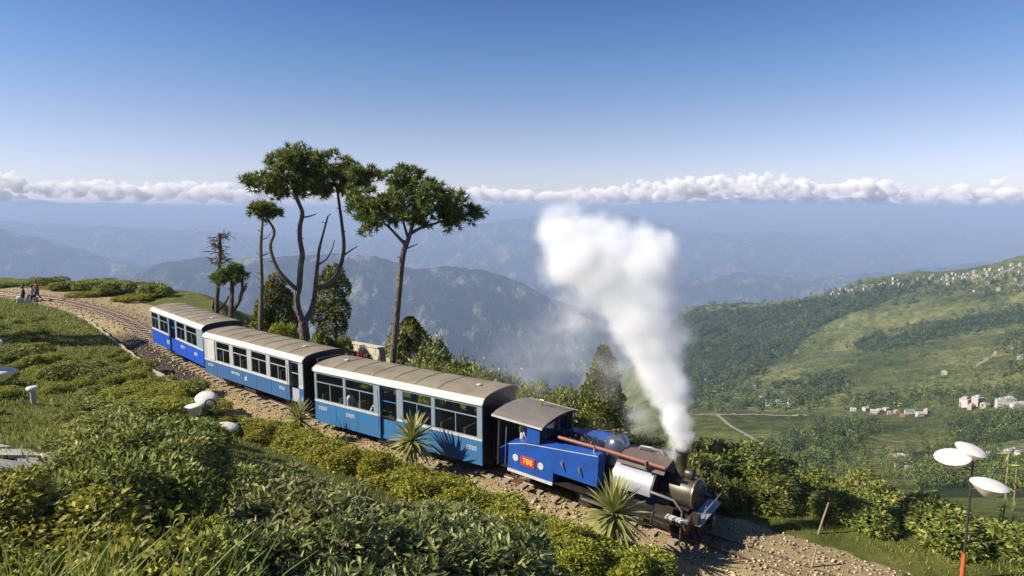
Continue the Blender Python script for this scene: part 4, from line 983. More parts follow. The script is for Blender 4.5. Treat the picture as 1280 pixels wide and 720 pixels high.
p_ = person('person', eng.matrix_basis @ Vector((0.35, -0.45, 0.62)), LH - R(60), 'stand', 'clothpink', 'engine driver in dusty shirt standing in the open cab', scale=0.92)
for (px, py, dz, rz, pose, cl_, lg, lb) in [(30, 379, 0, 2.2, 'sit', 'clothdark', 'clothwhite', 'person in dark top and pale trousers sitting beside the track'), (41, 377, 0, 3.3, 'sit', 'clothpink', 'clothdark', 'person in grey pink jacket sitting near the track'), (48, 376, 0, 2.6, 'walk', 'clothred', 'clothdark', 'person in maroon top walking beside the distant track')]:
    h_ = hit(px, py); person('person', h_, rz, pose, cl_, lb, lg)
# low stone block the two sit on
for px, py in ((30, 379), (41, 377)):
    h_ = hit(px, py); b = MB().prism([(-0.35, -0.1), (0.36, -0.1), (0.33, 0.36), (0.1, 0.40), (-0.3, 0.37)], -0.3, 0.22).build('stone_block', M['stone']); b.location = h_ + Vector((0, 0, 0)); tag(b, 'rough stone block under the person in ' + ('dark top' if px == 30 else 'grey pink jacket'), 'stone', 'stone seats by the track')

# ---------------------------------------------------------------- lamps, bollard, stakes, wall
def dish(mb, c, d, r, m=0):            # shallow shell shade: two shallow cones rim to rim
    d = Vector(d).normalized(); q = d.to_track_quat('Z', 'Y').to_matrix(); n = 22
    prof = [(0.05, -0.85 * r), (0.42 * r, -0.60 * r), (0.80 * r, -0.24 * r), (1.0 * r, 0.0), (0.97 * r, 0.04 * r), (0.72 * r, 0.15 * r), (0.38 * r, 0.21 * r), (0.03, 0.23 * r)]
    base = len(mb.v)
    for rr, h in prof:
        for j in range(n):
            a = 2 * math.pi * j / n; mb.v.append(tuple(Vector(c) + q @ Vector((rr * math.cos(a), rr * math.sin(a), h))))
    for k in range(len(prof) - 1):
        for j in range(n):
            mb.f.append((base + k * n + j, base + k * n + (j + 1) % n, base + (k + 1) * n + (j + 1) % n, base + (k + 1) * n + j)); mb.m.append(m)
    mb.f.append(tuple(base + j for j in range(n))); mb.m.append(m); mb.f.append(tuple(base + (len(prof) - 1) * n + j for j in range(n))); mb.m.append(m)
def lamp(base, H_, shades, label, band=True, ring=None):
    root = empty('garden_lamp', tuple(base), 0, label, 'lamp post', 'triple shade garden lamps')
    MB().tube([(0, 0, -0.3), (0, 0, 0.7)], 0.05, 10).build('pole_base', M['orange'] if band else M['lamppole'], root, True)
    MB().tube([(0, 0, 0.7), (0, 0, H_)], [0.032, 0.026], 10).build('pole', M['lamppole'], root, True)
    for (dx, dy, dz, tilt, r) in shades:
        c = Vector((dx, dy, dz)); a = MB().tube([(0, 0, dz - 0.25), (dx * 0.5, dy * 0.5, dz - 0.2), tuple(c - Vector(tilt).normalized() * r * 0.4)], 0.018, 8); ar = a.build('arm', M['lamppole'], root, True)
        s_ = MB(); dish(s_, c, tilt, r); s_.build('lamp_shade', M['lampwhite'], root, True)
    if ring:
        c, r = ring; MB().tube([(c[0] + r * math.cos(a), c[1], c[2] + r * math.sin(a)) for a in np.linspace(0, 2 * math.pi, 20)], 0.03, 8, False).build('ring_bracket', M['lamppole'], root, True)
    return root
b1 = at_z(1203, 716, -0.35); b1.z = g1(b1.x, b1.y)
YL = b1.y
def rel_(px, py, Y, base): p = at_y(px, py, Y); return p - base
s_ = [(rel_(1191, 571, YL + 0.25, b1), (-0.25, -0.1, 1), 0.39), (rel_(1214, 562, YL + 0.2, b1), (0.16, -0.2, 1), 0.34), (rel_(1237, 606, YL - 0.35, b1), (0.06, -0.05, 1), 0.39)]
ht = (rel_(1215, 578, YL, b1)).z
lamp(b1, ht, [(p.x, p.y, p.z, t, r) for p, t, r in s_], 'garden lamp with three white shell shades and orange painted foot beyond the road')
YL2 = 18.6; b2 = at_y(257, 560, YL2); b2.z = g1(b2.x, b2.y)
s_ = [(rel_(239, 509, YL2 + 0.25, b2), (-0.2, 0.1, 1), 0.42), (rel_(257, 497, YL2 + 0.25, b2), (0.15, -0.4, 1), 0.31), (rel_(280, 534, YL2 - 0.4, b2), (0.1, 0.0, 1), 0.42)]
rg = rel_(263, 506, YL2 - 0.15, b2)
lamp(b2, rel_(257, 512, YL2, b2).z, [(p.x, p.y, p.z, t, r) for p, t, r in s_], 'garden lamp with three white shell shades and ring bracket rising from the shrubs', False, (tuple(rg), 0.17))
YL3 = 20.5; b3 = at_y(-16, 560, YL3); b3.z = g1(b3.x, b3.y)
s_ = [(rel_(2, 464, YL3, b3), (0.05, 0, 1), 0.42), (rel_(-34, 440, YL3, b3), (-0.2, 0, 1), 0.42), (rel_(-14, 430, YL3 + 0.2, b3), (0.1, -0.3, 1), 0.38)]
lamp(b3, rel_(-16, 445, YL3, b3).z, [(p.x, p.y, p.z, t, r) for p, t, r in s_], 'garden lamp at the lawn edge near the paved path, one white shade showing', False)
hb_ = hit(42, 506); bo = empty('bollard_light', hb_, 0, 'small grey garden bollard light with white cap on the lawn', 'bollard light')
MB().lathe((0, 0, -0.1), [(0.085, 0), (0.085, 0.68)], 16).build('post', M['palegrey'], bo, True)
MB().lathe((0, 0, 0.58), [(0.10, 0), (0.19, 0.03), (0.20, 0.09), (0.16, 0.14), (0.02, 0.16)], 18).build('cap', M['lampwhite'], bo, True)
for (pa, pb, Yd, lb) in [((1021, 670), (1036, 628), None, 'thin leaning wooden stake at the edge of the road by dark shrubs'), ((1013, 719), (1021, 684), None, 'thin leaning wooden stake standing in the dirt road')]:
    a = at_z(pa[0], pa[1], -0.5); a.z = g1(a.x, a.y); b = at_y(pb[0], pb[1], a.y + 0.05)
    s_ = MB().tube([tuple(Vector((0, 0, -0.15))), tuple((b - a) * 0.5 + Vector((0.01, 0, 0))), tuple(b - a)], [0.03, 0.026, 0.02], 7).build('wooden_stake', M['wood']); s_.location = a; tag(s_, lb, 'stake')
# low kerb wall holding the lawn above the track
kb = MB(); cnt = 0
for s in np.arange(0, TS[-1], 0.35):
    p, d = along(s)
    if not (-30.5 < p.x < -10.5): continue
    r = Vector((d.y, -d.x, 0)).normalized(); lat = 2.25 + 0.05 * math.sin(s * 3) + 0.03 * random.random()
    c = p + r * lat; z0 = g1(c.x, c.y) - 0.4; ztop = p.z + 0.10 + 0.04 * random.random()
    for dy_, zz_ in ((-0.05, z0), (0.05, z0), (0.05, ztop), (-0.05, ztop)): q = c + r * dy_; kb.v.append((q.x, q.y, zz_))
    if cnt:
        i = cnt * 4
        for j in range(4): kb.f.append((i - 4 + j, i - 4 + (j + 1) % 4, i + (j + 1) % 4, i + j)); kb.m.append(0)
    cnt += 1
kb.f.append((0, 1, 2, 3)); kb.f.append(tuple((cnt - 1) * 4 + j for j in (3, 2, 1, 0))); kb.m += [0, 0]
tag(kb.build('kerb_wall', M['kerb']), 'low pale kerb wall between the lawn and the track', 'low wall')
# pale terrace wall with posts behind the train
wa, wb = Vector((-9.9, 35.9, 0)), Vector((-5.0, 32.4, 0)); zg = min(g1(wa.x, wa.y), g1(wb.x, wb.y)); hd = math.atan2(wb.y - wa.y, wb.x - wa.x); Lw = (wb - wa).length
tw = empty('terrace_wall', (wa.x, wa.y, zg), hd, 'pale stone terrace wall with dark posts behind the train', 'stone wall')
x = 0; k = 0
while x < Lw:
    for row in range(3):
        w = random.uniform(0.5, 0.8); MB().box(x + 0.005 + (row % 2) * 0.2, min(x + 0.72, Lw) + (row % 2) * 0.2 - 0.012, -0.13 - random.uniform(0, .015), 0.13, -0.1 + row * 0.36, 0.245 + row * 0.36).build('stone', M['stone'], tw)
    x += 0.73
MB().box(-0.05, Lw + 0.2, -0.18, 0.18, 0.982, 1.06).build('coping', M['stone'], tw)
for k in range(6):
    MB().box(0.6 + k * 1.02, 0.74 + k * 1.02, -0.62, -0.50, -0.2, 0.72).build('post', M['post'], tw)
# paved path, lower left
pv = empty('paved_path', hit(10, 570), 0, 'pale stone paving of a garden path beside the shrubs', 'path'); pv['kind'] = 'structure'
pc = hit(-4, 570)
for i in range(-4, 2):
    for j in range(-2, 2):
        x0, y0 = pc.x + i * 0.52, pc.y + j * 0.42; z0 = g1(x0, y0) + 0.05
        s_ = MB().box(-0.245, 0.245, -0.195, 0.195, -0.2, random.uniform(0.0, 0.02)).build('paving_stone', M['stone'], pv)
        sl = (g1(x0, y0 + 0.3) - g1(x0, y0 - 0.3)) / 0.6; s_.location = Vector((x0, y0, z0 - 0.03)) - pv.location; sx2 = (g1(x0 + 0.3, y0) - g1(x0 - 0.3, y0)) / 0.6; s_.rotation_euler = Vector((-sx2, -sl, 1)).to_track_quat('Z', 'Y').to_euler()

# ---------------------------------------------------------------- foliage
def unit(v): return v / np.maximum(np.linalg.norm(v, axis=-1, keepdims=True), 1e-9)
def leaves(P, Nrm, size, aspect=0.42, droop=0.2, spread=0.9, r_=None, fold=0.25):
    """one folded diamond leaf (2 triangles) at each point"""
    r_ = r_ or np.random.default_rng(1); n = len(P); size = np.broadcast_to(size, n) * r_.uniform(0.65, 1.3, n)
    d = unit(Nrm * 0.55 + r_.normal(0, spread * 0.6, (n, 3)) + np.array([0, 0, -droop])); up = unit(Nrm + r_.normal(0, 0.45, (n, 3)) + np.array([0, 0, 0.5]))
    sd_ = unit(np.cross(d, up)); nn = np.cross(sd_, d)
    L = size[:, None]; W = L * aspect
    V = np.stack([P, P + d * L * 0.5 + sd_ * W * 0.5 + nn * W * fold, P + d * L, P + d * L * 0.5 - sd_ * W * 0.5 + nn * W * fold], 1)
    i = np.arange(n)[:, None] * 4
    Fc = np.concatenate([i + np.array([[0, 1, 2]]), i + np.array([[0, 2, 3]])], 0)
    return V.reshape(-1, 3), Fc
def lump_points(lumps, n, r_, upper=-0.35, shell=0.25):
    c = np.array([l[:3] for l in lumps], float); rad = np.array([l[3:] if len(l) == 6 else (l[3],) * 3 for l in lumps], float)
    w = (rad[:, 0] * rad[:, 2]); k = r_.choice(len(lumps), n * 3, p=w / w.sum())
    d = unit(r_.normal(0, 1, (n * 3, 3))); d = d[d[:, 2] > upper]; k = k[:len(d)]
    q = 1 - shell * r_.uniform(0, 1, len(d)) ** 1.5
    P = c[k] + d * rad[k] * q[:, None]
    inside = np.zeros(len(P), bool)
    for j in range(len(lumps)): inside |= (np.linalg.norm((P - c[j]) / rad[j], axis=1) < 0.72)
    P, d = P[~inside], d[~inside]
    return P[:n], unit(d / rad[k[~inside]][:n].mean(1, keepdims=True) if False else d[:n])
def merge(parts):
    Vs, Fs, o = [], [], 0
    for V, Fc in parts: Vs.append(V); Fs.append(Fc + o); o += len(V)
    return np.vstack(Vs), np.vstack(Fs)
def core(lumps, s=0.62):
    """dim inner twigs mass so that gaps do not show bare ground"""
    return merge([(ICO1 * (np.array(l[3:]) if len(l) == 6 else l[3]) * s + np.array(l[:3]), ICOF1) for l in lumps])

def bush_variant(seed, n, leaf, mat, aspect=0.42, lumps_n=9, flat=0.8, spread=0.9):
    r_ = np.random.default_rng(seed); L = []
    for k in range(lumps_n):
        a = r_.uniform(0, 6.28); d = r_.uniform(0.0, 0.62); L.append((d * math.cos(a), d * math.sin(a), r_.uniform(0.30, 0.72) * flat * (1 - 0.35 * d), r_.uniform(0.24, 0.42)))
    P, N_ = lump_points(L, n, r_)
    V, Fc = leaves(P, N_, leaf, aspect, 0.15, spread, r_)
    # upright shoots
    sh = []
    for k in range(14):
        l = L[r_.integers(len(L))]; p0 = np.array(l[:3]) + np.array([r_.normal(0, .12), r_.normal(0, .12), l[3] * 0.9]); t = np.linspace(0, 1, 9)[:, None]
        ax = unit(np.array([r_.normal(0, .35), r_.normal(0, .35), 1.0])); sh.append(p0 + ax * t * r_.uniform(0.12, 0.30))
    sp_ = np.vstack(sh); V2, F2 = leaves(sp_, unit(r_.normal(0, 1, sp_.shape) + np.array([0, 0, .6])), leaf * 0.9, aspect, 0.05, spread, r_)
    V, Fc = merge([(V, Fc), (V2, F2)])
    stm = MB()
    for l in L[:7]: stm.tube([(0.1 * l[0], 0.1 * l[1], -0.25), (l[0] * 0.6, l[1] * 0.6, l[2] * 0.5), (l[0], l[1], l[2] + 0.1)], [0.03, 0.02, 0.008], 5)
    Vc, Fc2 = core(L)
    sm = stm.mesh('stems', M['stem'])
    return np_mesh('foliage', V, Fc, mat), sm, L
VAR = {
    'broad': [bush_variant(11 + k, 2900, 0.122, M['broad'], 0.34) for k in range(3)],
    'mid': [bush_variant(21 + k, 3000, 0.11, M['midleaf'], 0.36) for k in range(3)],
    'bright': [bush_variant(31 + k, 3400, 0.088, M['brightleaf'], 0.5, spread=1.0) for k in range(3)],
    'yellow': [bush_variant(41 + k, 3000, 0.082, M['yellowleaf'], 0.55, spread=1.0) for k in range(2)]}
def bush(kind, x, y, h, w, label, group, cat='shrub', name='shrub', z=None):
    fo, st, _ = VAR[kind][random.randrange(len(VAR[kind]))]
    root = empty(name, (x, y, (g1(x, y) if z is None else z) - 0.05), random.uniform(0, 6.28), label, cat, group)
    w = max(w, h / 1.9)
    root.scale = (w, w * random.uniform(0.85, 1.15), h)
    link('foliage', fo, root); link('stems', st, root); return root

# -- shrubs on the near slope; their tops keep below the line the photograph shows
LIM = np.array([(-120, 590), (0, 602), (40, 590), (70, 545), (110, 512), (160, 498), (215, 520), (235, 572), (300, 590), (340, 590), (400, 622), (450, 640), (500, 632), (560, 628), (600, 655), (640, 695), (680, 740), (800, 840)], float)
r0 = random.Random(12); placed = []
for tries in range(5200):
    y = r0.uniform(3.6, 16.5); x = r0.uniform(-14, 1.5)
    sd_, zt_ = track_info(x, y); sd_ = float(sd_[0])
    if sd_ < 5.0: continue
    ppx = 640 + x / y * F_PX
    if ppx < -140 or ppx > 700 or ((x - pc.x) ** 2 + (y - pc.y) ** 2 < 1.1 ** 2): continue
    if ppx < 75 and y > 8.5: continue
    if math.hypot(x - b2.x, y - b2.y) < 0.9: continue
    h = r0.uniform(0.9, 1.5) * (0.75 if y < 6.5 else 1.0); w = h * r0.uniform(0.75, 1.0)
    dmin = 0.42 * w + 0.10
    if any((x - a) ** 2 + (y - b) ** 2 < (dmin + 0.34 * c) ** 2 for a, b, c in placed): continue
    z0 = g1(x, y); lim = min(np.interp(q, LIM[:, 0], LIM[:, 1]) for q in (ppx - 8, ppx, ppx + 8))
    lim = np.interp(ppx, LIM[:, 0], LIM[:, 1])
    zmax = at_y(ppx, lim, y).z - z0
    if zmax < 0.14: continue
    if h * 1.12 > zmax: h = zmax / 1.12; w = min(w, h * 1.3 + 0.3)
    placed.append((x, y, w))
LB = {'bright': ('light green small-leaved shrub on the near slope above the path', 'light green shrubs on the near slope', 'light green shrub'),
      'broad': ('dark glossy broad-leaved shrub on the near slope below the camera', 'dark glossy shrubs on the near slope', 'dark shrub'),
      'mid': ('mid green long-leaved shrub on the near slope around the garden lamp', 'mid green shrubs on the near slope', 'shrub')}
for (x, y, w) in placed:
    ppx = 640 + x / y * F_PX; z0 = g1(x, y); lim = np.interp(ppx, LIM[:, 0], LIM[:, 1]); zmax = at_y(ppx, lim, y).z - z0
    h = min(w / 0.87, zmax / 1.1); ppy = proj((x, y, z0 + h))[1]
    k = 'bright' if (ppx < 230 + 0.6 * max(0, ppy - 600) and ppy > 580) else ('mid' if ppx < 250 and ppy < 590 else 'broad')
    if r0.random() < 0.25: k = r0.choice(['bright', 'mid', 'broad'])
    bush(k, x, y, h, w * 1.15, LB[k][0], LB[k][1])

# -- yellow green hedge along the track, planted as separate clipped bushes
hn = 0
for s in np.arange(0, TS[-1], 0.62):
    p, d = along(s)
    if not (-12.5 < p.x < 5.4): continue
    r = Vector((d.y, -d.x, 0)).normalized()
    for lat in (2.75, 3.35, 3.95, 4.55, 5.1):
        q = p + r * (lat + random.uniform(-.15, .15) + (0.5 if p.x < -8 else 0)) + d * random.uniform(-.2, .2)
        if proj(q)[1] > 800: continue
        if p.x > 3.2 and lat < 3.2: continue
        if 225 < proj(q)[0] < 312 and proj((q.x, q.y, q.z + 0.7))[1] < 560: continue
        if p.x > 2.6 and random.random() < 0.5:
            bush('mid', q.x, q.y, random.uniform(0.5, 0.65), random.uniform(0.6, 0.75), 'dark green clipped hedge bush beside the track in front of the engine', 'dark green hedge bushes', 'hedge', 'hedge_bush')
        else:
            bush('yellow', q.x, q.y, random.uniform(0.45, 0.85), random.uniform(0.8, 1.15), 'yellow green clipped hedge bush in the row along the track', 'yellow green hedge row', 'hedge', 'hedge_bush')

# -- shrubs beyond the road on the right, going down the slope
r1 = random.Random(4); pl2 = []
for tries in range(9000):
    y = 12 + 40 * r1.random() ** 1.3; x = r1.uniform(3, 44); sd_ = float(track_info(x, y)[0][0])
    if sd_ > -3.0: continue
    ppx, ppy = proj((x, y, g1(x, y) + 0.8))
    if not (850 < ppx < 1330) or ppy > 735: continue
    if ppx > 905 and sd_ > -3.6 - 1.4 * max(0, min(1, (ppx - 1000) / 250)): continue
    w = r1.uniform(0.8, 1.6) * (1 + y / 55)
    if any((x - a) ** 2 + (y - b) ** 2 < (0.50 * (w + c)) ** 2 for a, b, c in pl2): continue
    pl2.append((x, y, w))
    if len(pl2) > 280: break
for (x, y, w) in pl2:
    k = r1.choice(['bright', 'mid', 'mid', 'mid']); 
    bush(k, x, y, w * r1.uniform(0.65, 1.0), w * 1.2, 'bright green tea-like bush growing down the slope beyond the road' if k == 'bright' else 'dark green leafy bush growing down the slope beyond the road', 'bright bushes beyond the road' if k == 'bright' else 'dark bushes beyond the road', 'bush', 'slope_bush')
# -- tall pale stalks among them
for px, py0, py1, Y in [(1044, 640, 604, 19.5), (1050, 640, 600, 21), (1150, 640, 608, 22), (1168, 640, 612, 21), (1262, 650, 560, 18.5), (1272, 650, 578, 19), (1130, 650, 622, 20), (1095, 660, 630, 19)]:
    t = at_y(px, py1, Y); b = Vector((t.x, t.y, g1(t.x, t.y))); h = t.z - b.z
    root = empty('tall_stalk_plant', b, 0, 'tall pale-stemmed plant with narrow yellowish leaves among the slope bushes', 'plant', 'tall stalk plants beyond the road')
    rr = np.random.default_rng(int(px)); P = np.stack([rr.normal(0, .03, 60), rr.normal(0, .03, 60), h * rr.uniform(0.45, 1.0, 60)], 1)
    MB().tube([(0, 0, -.1), (0.03, 0, h * .5), (0, 0.02, h)], [0.03, 0.022, 0.012], 6).build('stem', M['wood'], root)
    V, Fc = leaves(P, unit(rr.normal(0, 1, P.shape) * np.array([1, 1, .3])), 0.28, 0.16, 0.3, 0.4, rr); link('foliage', np_mesh('foliage', V, Fc, M['blade']), root)

# -- far side bushes
WEED = [(700, 612, .35), (716, 618, .4), (735, 622, .38), (682, 606, .3), (752, 628, .35), (668, 603, .25)]
for px, py, s in WEED:
    q = at_z(px, py, -0.1); bush('broad', q.x, q.y, s, s * 1.3, 'low dark weed beside the engine wheels', 'weeds beside the engine', 'weed', 'weed')
def far_bush(px, Y, toppy, wpx, kind, label, group=None, cat='bush', name='bush'):
    p = at_y(px, toppy, Y); z0 = g1(p.x, p.y); h = max(0.5, p.z - z0); w = wpx / F_PX * Y / 2
    return bush(kind, p.x, p.y, h / 0.98, w / 0.85, label, group, cat, name, z0)
for i, (px, Y, ty, wpx, kd) in enumerate([(62, 63, 344, 46, 'mid'), (88, 61, 349, 50, 'mid'), (112, 60, 346, 56, 'mid'), (140, 59, 347, 60, 'mid'), (168, 58, 349, 60, 'broad'), (196, 57, 352, 44, 'mid'), (120, 57, 362, 60, 'bright'), (165, 55, 366, 70, 'bright'), (8, 62, 357, 50, 'mid'), (-24, 62, 352, 46, 'mid')]):
    far_bush(px, Y, ty, wpx, kd, 'low dark green bush in the row beyond the curve of the track' if kd != 'bright' else 'low yellowish green bush at the foot of the row beyond the curve', 'bushes beyond the curve of the track')
for i, (px, Y, ty, wpx, kd) in enumerate([(536, 30, 418, 70, 'broad'), (575, 29, 440, 80, 'broad'), (560, 26.5, 452, 80, 'mid'), (612, 27, 456, 80, 'broad'), (600, 25, 468, 70, 'mid'), (640, 25, 466, 50, 'bright'), (668, 26, 470, 60, 'mid'), (705, 25, 474, 66, 'mid'), (735, 24, 482, 60, 'broad'), (690, 22.5, 492, 60, 'mid'), (530, 27, 446, 60, 'mid'), (508, 33, 402, 60, 'broad')]):
    far_bush(px, Y, ty, wpx, kd, {'broad': 'dark broad-leaved bush rising behind the carriage roof', 'mid': 'grey green bush behind the first carriage and the engine', 'bright': 'yellow green bush behind the end of the first carriage'}[kd], 'bushes behind the train' if kd != 'bright' else None)
for i, (px, Y, ty, wpx, kd) in enumerate([(800, 20, 540, 60, 'broad'), (826, 19.5, 560, 50, 'broad'), (780, 21, 530, 60, 'broad'), (870, 18.6, 552, 46, 'broad'), (876, 17.6, 580, 40, 'broad'), (905, 18, 592, 50, 'mid'), (720, 22, 515, 70, 'broad'), (745, 21, 520, 60, 'broad')]):
    far_bush(px, Y, ty, wpx, kd, 'dark bush crowding behind the boiler of the engine', 'dark bushes behind the engine')
for i, (px, Y, ty, wpx, kd, lb) in enumerate([(325, 37, 376, 44, 'bright', 'yellowish bush beside the bare pole-like trunk'), (352, 34.5, 398, 44, 'yellow', 'pale yellow flowering shrub behind the middle carriage'), (402, 33, 408, 34, 'mid', 'grey green shrub at the foot of the forked pine'), (424, 34, 416, 18, 'mid', 'grey green shrub beside the pale terrace wall'), (300, 36, 398, 26, 'bright', 'small yellow green shrub below the pollarded tree')]):
    far_bush(px, Y, ty, wpx, kd, lb)
# red flowering shrub behind the roof
V_, S_, _ = bush_variant(77, 1500, 0.09, M['redleaf'], 0.6)
p = at_y(446, 436, 29.0); z0 = g1(p.x, p.y); rf_ = empty('flowering_shrub', (p.x, p.y, z0), 0, 'shrub with red flowers showing above the carriage roof', 'shrub'); rf_.scale = (0.8, 0.7, max(0.5, p.z - z0)); link('foliage', V_, rf_); link('stems', S_, rf_)

# -- conifers
def cypress(px, Y, top, bot, wpx, label, mat='cypress', n=5200, leaf=0.13, sk=1.5, name='cypress_tree'):
    pt = at_y(px, top, Y); zb = min(g1(pt.x, pt.y), at_y(px, bot, Y).z); H_ = pt.z - zb; w = wpx / F_PX * Y / 2
    root = empty(name, (pt.x, pt.y, zb), 0, label, 'tree'); rr = np.random.default_rng(int(px * 7))
    t = rr.uniform(0, 1, n); ang = rr.uniform(0, 6.28, n)
    R_ = w * (np.clip(1 - t, 0, 1) ** (1 / sk)) * np.clip(0.45 + t * 4, 0, 1) * (0.80 + 0.26 * np.sin(ang * 5 + t * 17) * np.sin(t * 31 + ang * 2)) * rr.uniform(0.62, 1.05, n) ** 0.6
    P = np.stack([R_ * np.cos(ang), R_ * np.sin(ang), 0.12 * H_ + t * 0.87 * H_], 1)
    N_ = unit(np.stack([np.cos(ang), np.sin(ang), np.full(n, 0.5)], 1)); V, Fc = leaves(P, N_, leaf, 0.5, -0.2, 0.7, rr)
    link('crown', np_mesh('crown', V, Fc, M[mat]), root)
    MB().tube([(0, 0, -0.3), (0, 0, H_ * 0.5), (0, 0, H_ * 0.93)], [0.12, 0.08, 0.02], 8).build('trunk', M['bark'], root, True); return root
cypress(755, 19.6, 432, 590, 104, 'green conical thuja tree behind the engine cab', n=9000)
def round_tree(lumps, Y, label, n=6000, leaf=0.17):
    c0 = at_y(lumps[0][0], lumps[0][1], Y); zb = g1(c0.x, c0.y); root = empty('evergreen_tree', (c0.x, c0.y, zb), 0, label, 'tree'); Ls = []
    for px, py, r in lumps:
        c = at_y(px, py, Y + random.uniform(-.4, .4)) - Vector((c0.x, c0.y, zb)); Ls.append((c.x, c.y, c.z, r / F_PX * Y))
    rr_ = np.random.default_rng(int(lumps[0][0])); P, N_ = lump_points(Ls, n, rr_, -0.7, 0.45); V, Fc = leaves(P, N_, leaf, 0.5, 0.0, 0.8, rr_); link('crown', np_mesh('crown', V, Fc, M['cypress']), root)
    MB().tube([(0, 0, -0.3), (0, 0, max(l[2] for l in Ls) * 0.5), (0, 0, max(l[2] for l in Ls))], [0.16, 0.1, 0.03], 8).build('trunk', M['bark'], root, True)
round_tree([(346, 352, 10), (342, 366, 14), (351, 374, 15), (336, 386, 16), (348, 394, 18), (358, 402, 14), (330, 402, 14)], 36, 'dark bushy evergreen left of the forked pine')
round_tree([(417, 344, 13), (408, 356, 14), (424, 360, 14), (413, 374, 18), (424, 388, 14), (404, 394, 16), (416, 406, 18)], 36, 'dark rounded evergreen right of the forked pine')
cypress(512, 34, 398, 460, 80, 'small dark spreading conifer beside the tall pine trunk', n=4500, leaf=0.2)

# -- pines
def tufts(blobs, Y, base, per, r_, L=0.30, yr=1.0):
    """needle tufts spread through crown masses given by picture outline and distance"""
    Ps, Ns = [], []
    for px, py, rx, ry in blobs:
        c = np.array(at_y(px, py, Y + r_.uniform(-.5, .5))) - np.array(base); a, b = rx / F_PX * Y, ry / F_PX * Y
        n = int(per * a * b)
        ns = max(4, int(n / 13)); d = unit(r_.normal(0, 1, (ns, 3)) + np.array([0, 0, 0.15])); q = r_.uniform(0.30, 1, ns) ** 0.6
        Sc = c + d * np.array([a, a * yr, b]) * q[:, None]; cr_ = r_.uniform(0.20, 0.40, ns)
        d2 = unit(r_.normal(0, 1, (ns, 11, 3)) + np.array([0, 0, 0.55])); Pp = Sc[:, None, :] + d2 * (cr_[:, None, None] * np.array([1, 1, 0.75])) * r_.uniform(0.5, 1, (ns, 11, 1))
        Ps.append(Pp.reshape(-1, 3)); Ns.append(unit(d2 + np.array([0, 0, 0.35])).reshape(-1, 3))
    P = np.vstack(Ps); N_ = np.vstack(Ns); n = len(P); k = 13
    d = unit(N_[:, None, :] * 0.75 + r_.normal(0, 0.62, (n, k, 3))); ln = L * r_.uniform(0.7, 1.2, (n, k, 1))
    sdv = unit(np.cross(d, r_.normal(0, 1, (n, k, 3)))) * 0.032
    b0 = P[:, None, :] + d * 0.02
    V = np.stack([b0 - sdv, b0 + sdv, b0 + d * ln], 2).reshape(-1, 3)
    return V, np.arange(len(V)).reshape(-1, 3), P
def limb(mb, pts, Y, base, r0_, r1_, n=9, wob=0.0, rr=None):
    w = [np.array(at_y(px, py, Y + (q[0] if q else 0))) - np.array(base) for px, py, *q in pts]
    w = np.array(w); dense = catmull(w, 5) if len(w) > 2 else w
    rad = np.linspace(r0_, r1_, len(dense)); mb.tube([tuple(v) for v in dense], list(rad), n)
    return dense
def stubs(mb, path, n, r_, ln=(0.15, 0.4), rad=0.025):
    for k in range(n):
        p = path[r_.integers(len(path))]; a = r_.uniform(0, 6.28); d = np.array([math.cos(a), math.sin(a), r_.uniform(0, .5)]); l = r_.uniform(*ln)
        mb.tube([tuple(p), tuple(p + d * l)], [rad, rad * 0.5], 5)
rr = np.random.default_rng(99)
Yp = 30.0; bp = at_y(494, 492, Yp); bp.z = min(bp.z, g1(bp.x, bp.y)); t2 = empty('pine_tree', bp, 0, 'tall single-stemmed pine with flat spreading crown behind the first carriage', 'tree')
mb = MB(); pth = limb(mb, [(494, 500), (491, 455), (495, 405), (500, 350), (504, 318), (509, 302)], Yp, bp, 0.185, 0.12)
stubs(mb, pth[4:], 14, rr, (0.15, 0.32), 0.035); mb.build('trunk', M['bark'], t2, True)
mb = MB()
for br, a, b in [([(507, 306), (496, 294), (484, 282), (470, 272, -.4)], .09, .04), ([(509, 303), (514, 288), (519, 268), (518, 240)], .12, .04), ([(513, 292), (528, 284), (548, 278, .5), (566, 272, .6)], .09, .03), ([(511, 300), (505, 280, .6), (500, 255, 1.0)], .08, .03), ([(505, 312), (522, 305, -.3)], .05, .02)]:
    limb(mb, br, Yp, bp, a, b, 7)
mb.build('limbs', M['bark'], t2, True)
V, Fc, P = tufts([(512, 224, 26, 14), (530, 238, 28, 15), (494, 240, 24, 14), (548, 252, 34, 17), (572, 268, 22, 14), (588, 268, 12, 9), (470, 258, 32, 17), (452, 262, 22, 14), (444, 248, 13, 9), (480, 276, 28, 13), (510, 258, 38, 18), (460, 284, 14, 8), (540, 272, 30, 12), (566, 282, 14, 6)], Yp, bp, 280, rr, 0.30)
link('crown', np_mesh('crown', V, Fc, M['needle']), t2)
Yf = 33.0; bf_ = at_y(384, 470, Yf); bf_.z = min(bf_.z, g1(bf_.x, bf_.y)); t1 = empty('pine_tree', bf_, 0, 'old pine forking low into several bare crooked stems under a broad crown', 'tree')
mb = MB(); limb(mb, [(385, 476), (382, 432), (380, 412), (379, 402)], Yf, bf_, 0.30, 0.24)
pths = []
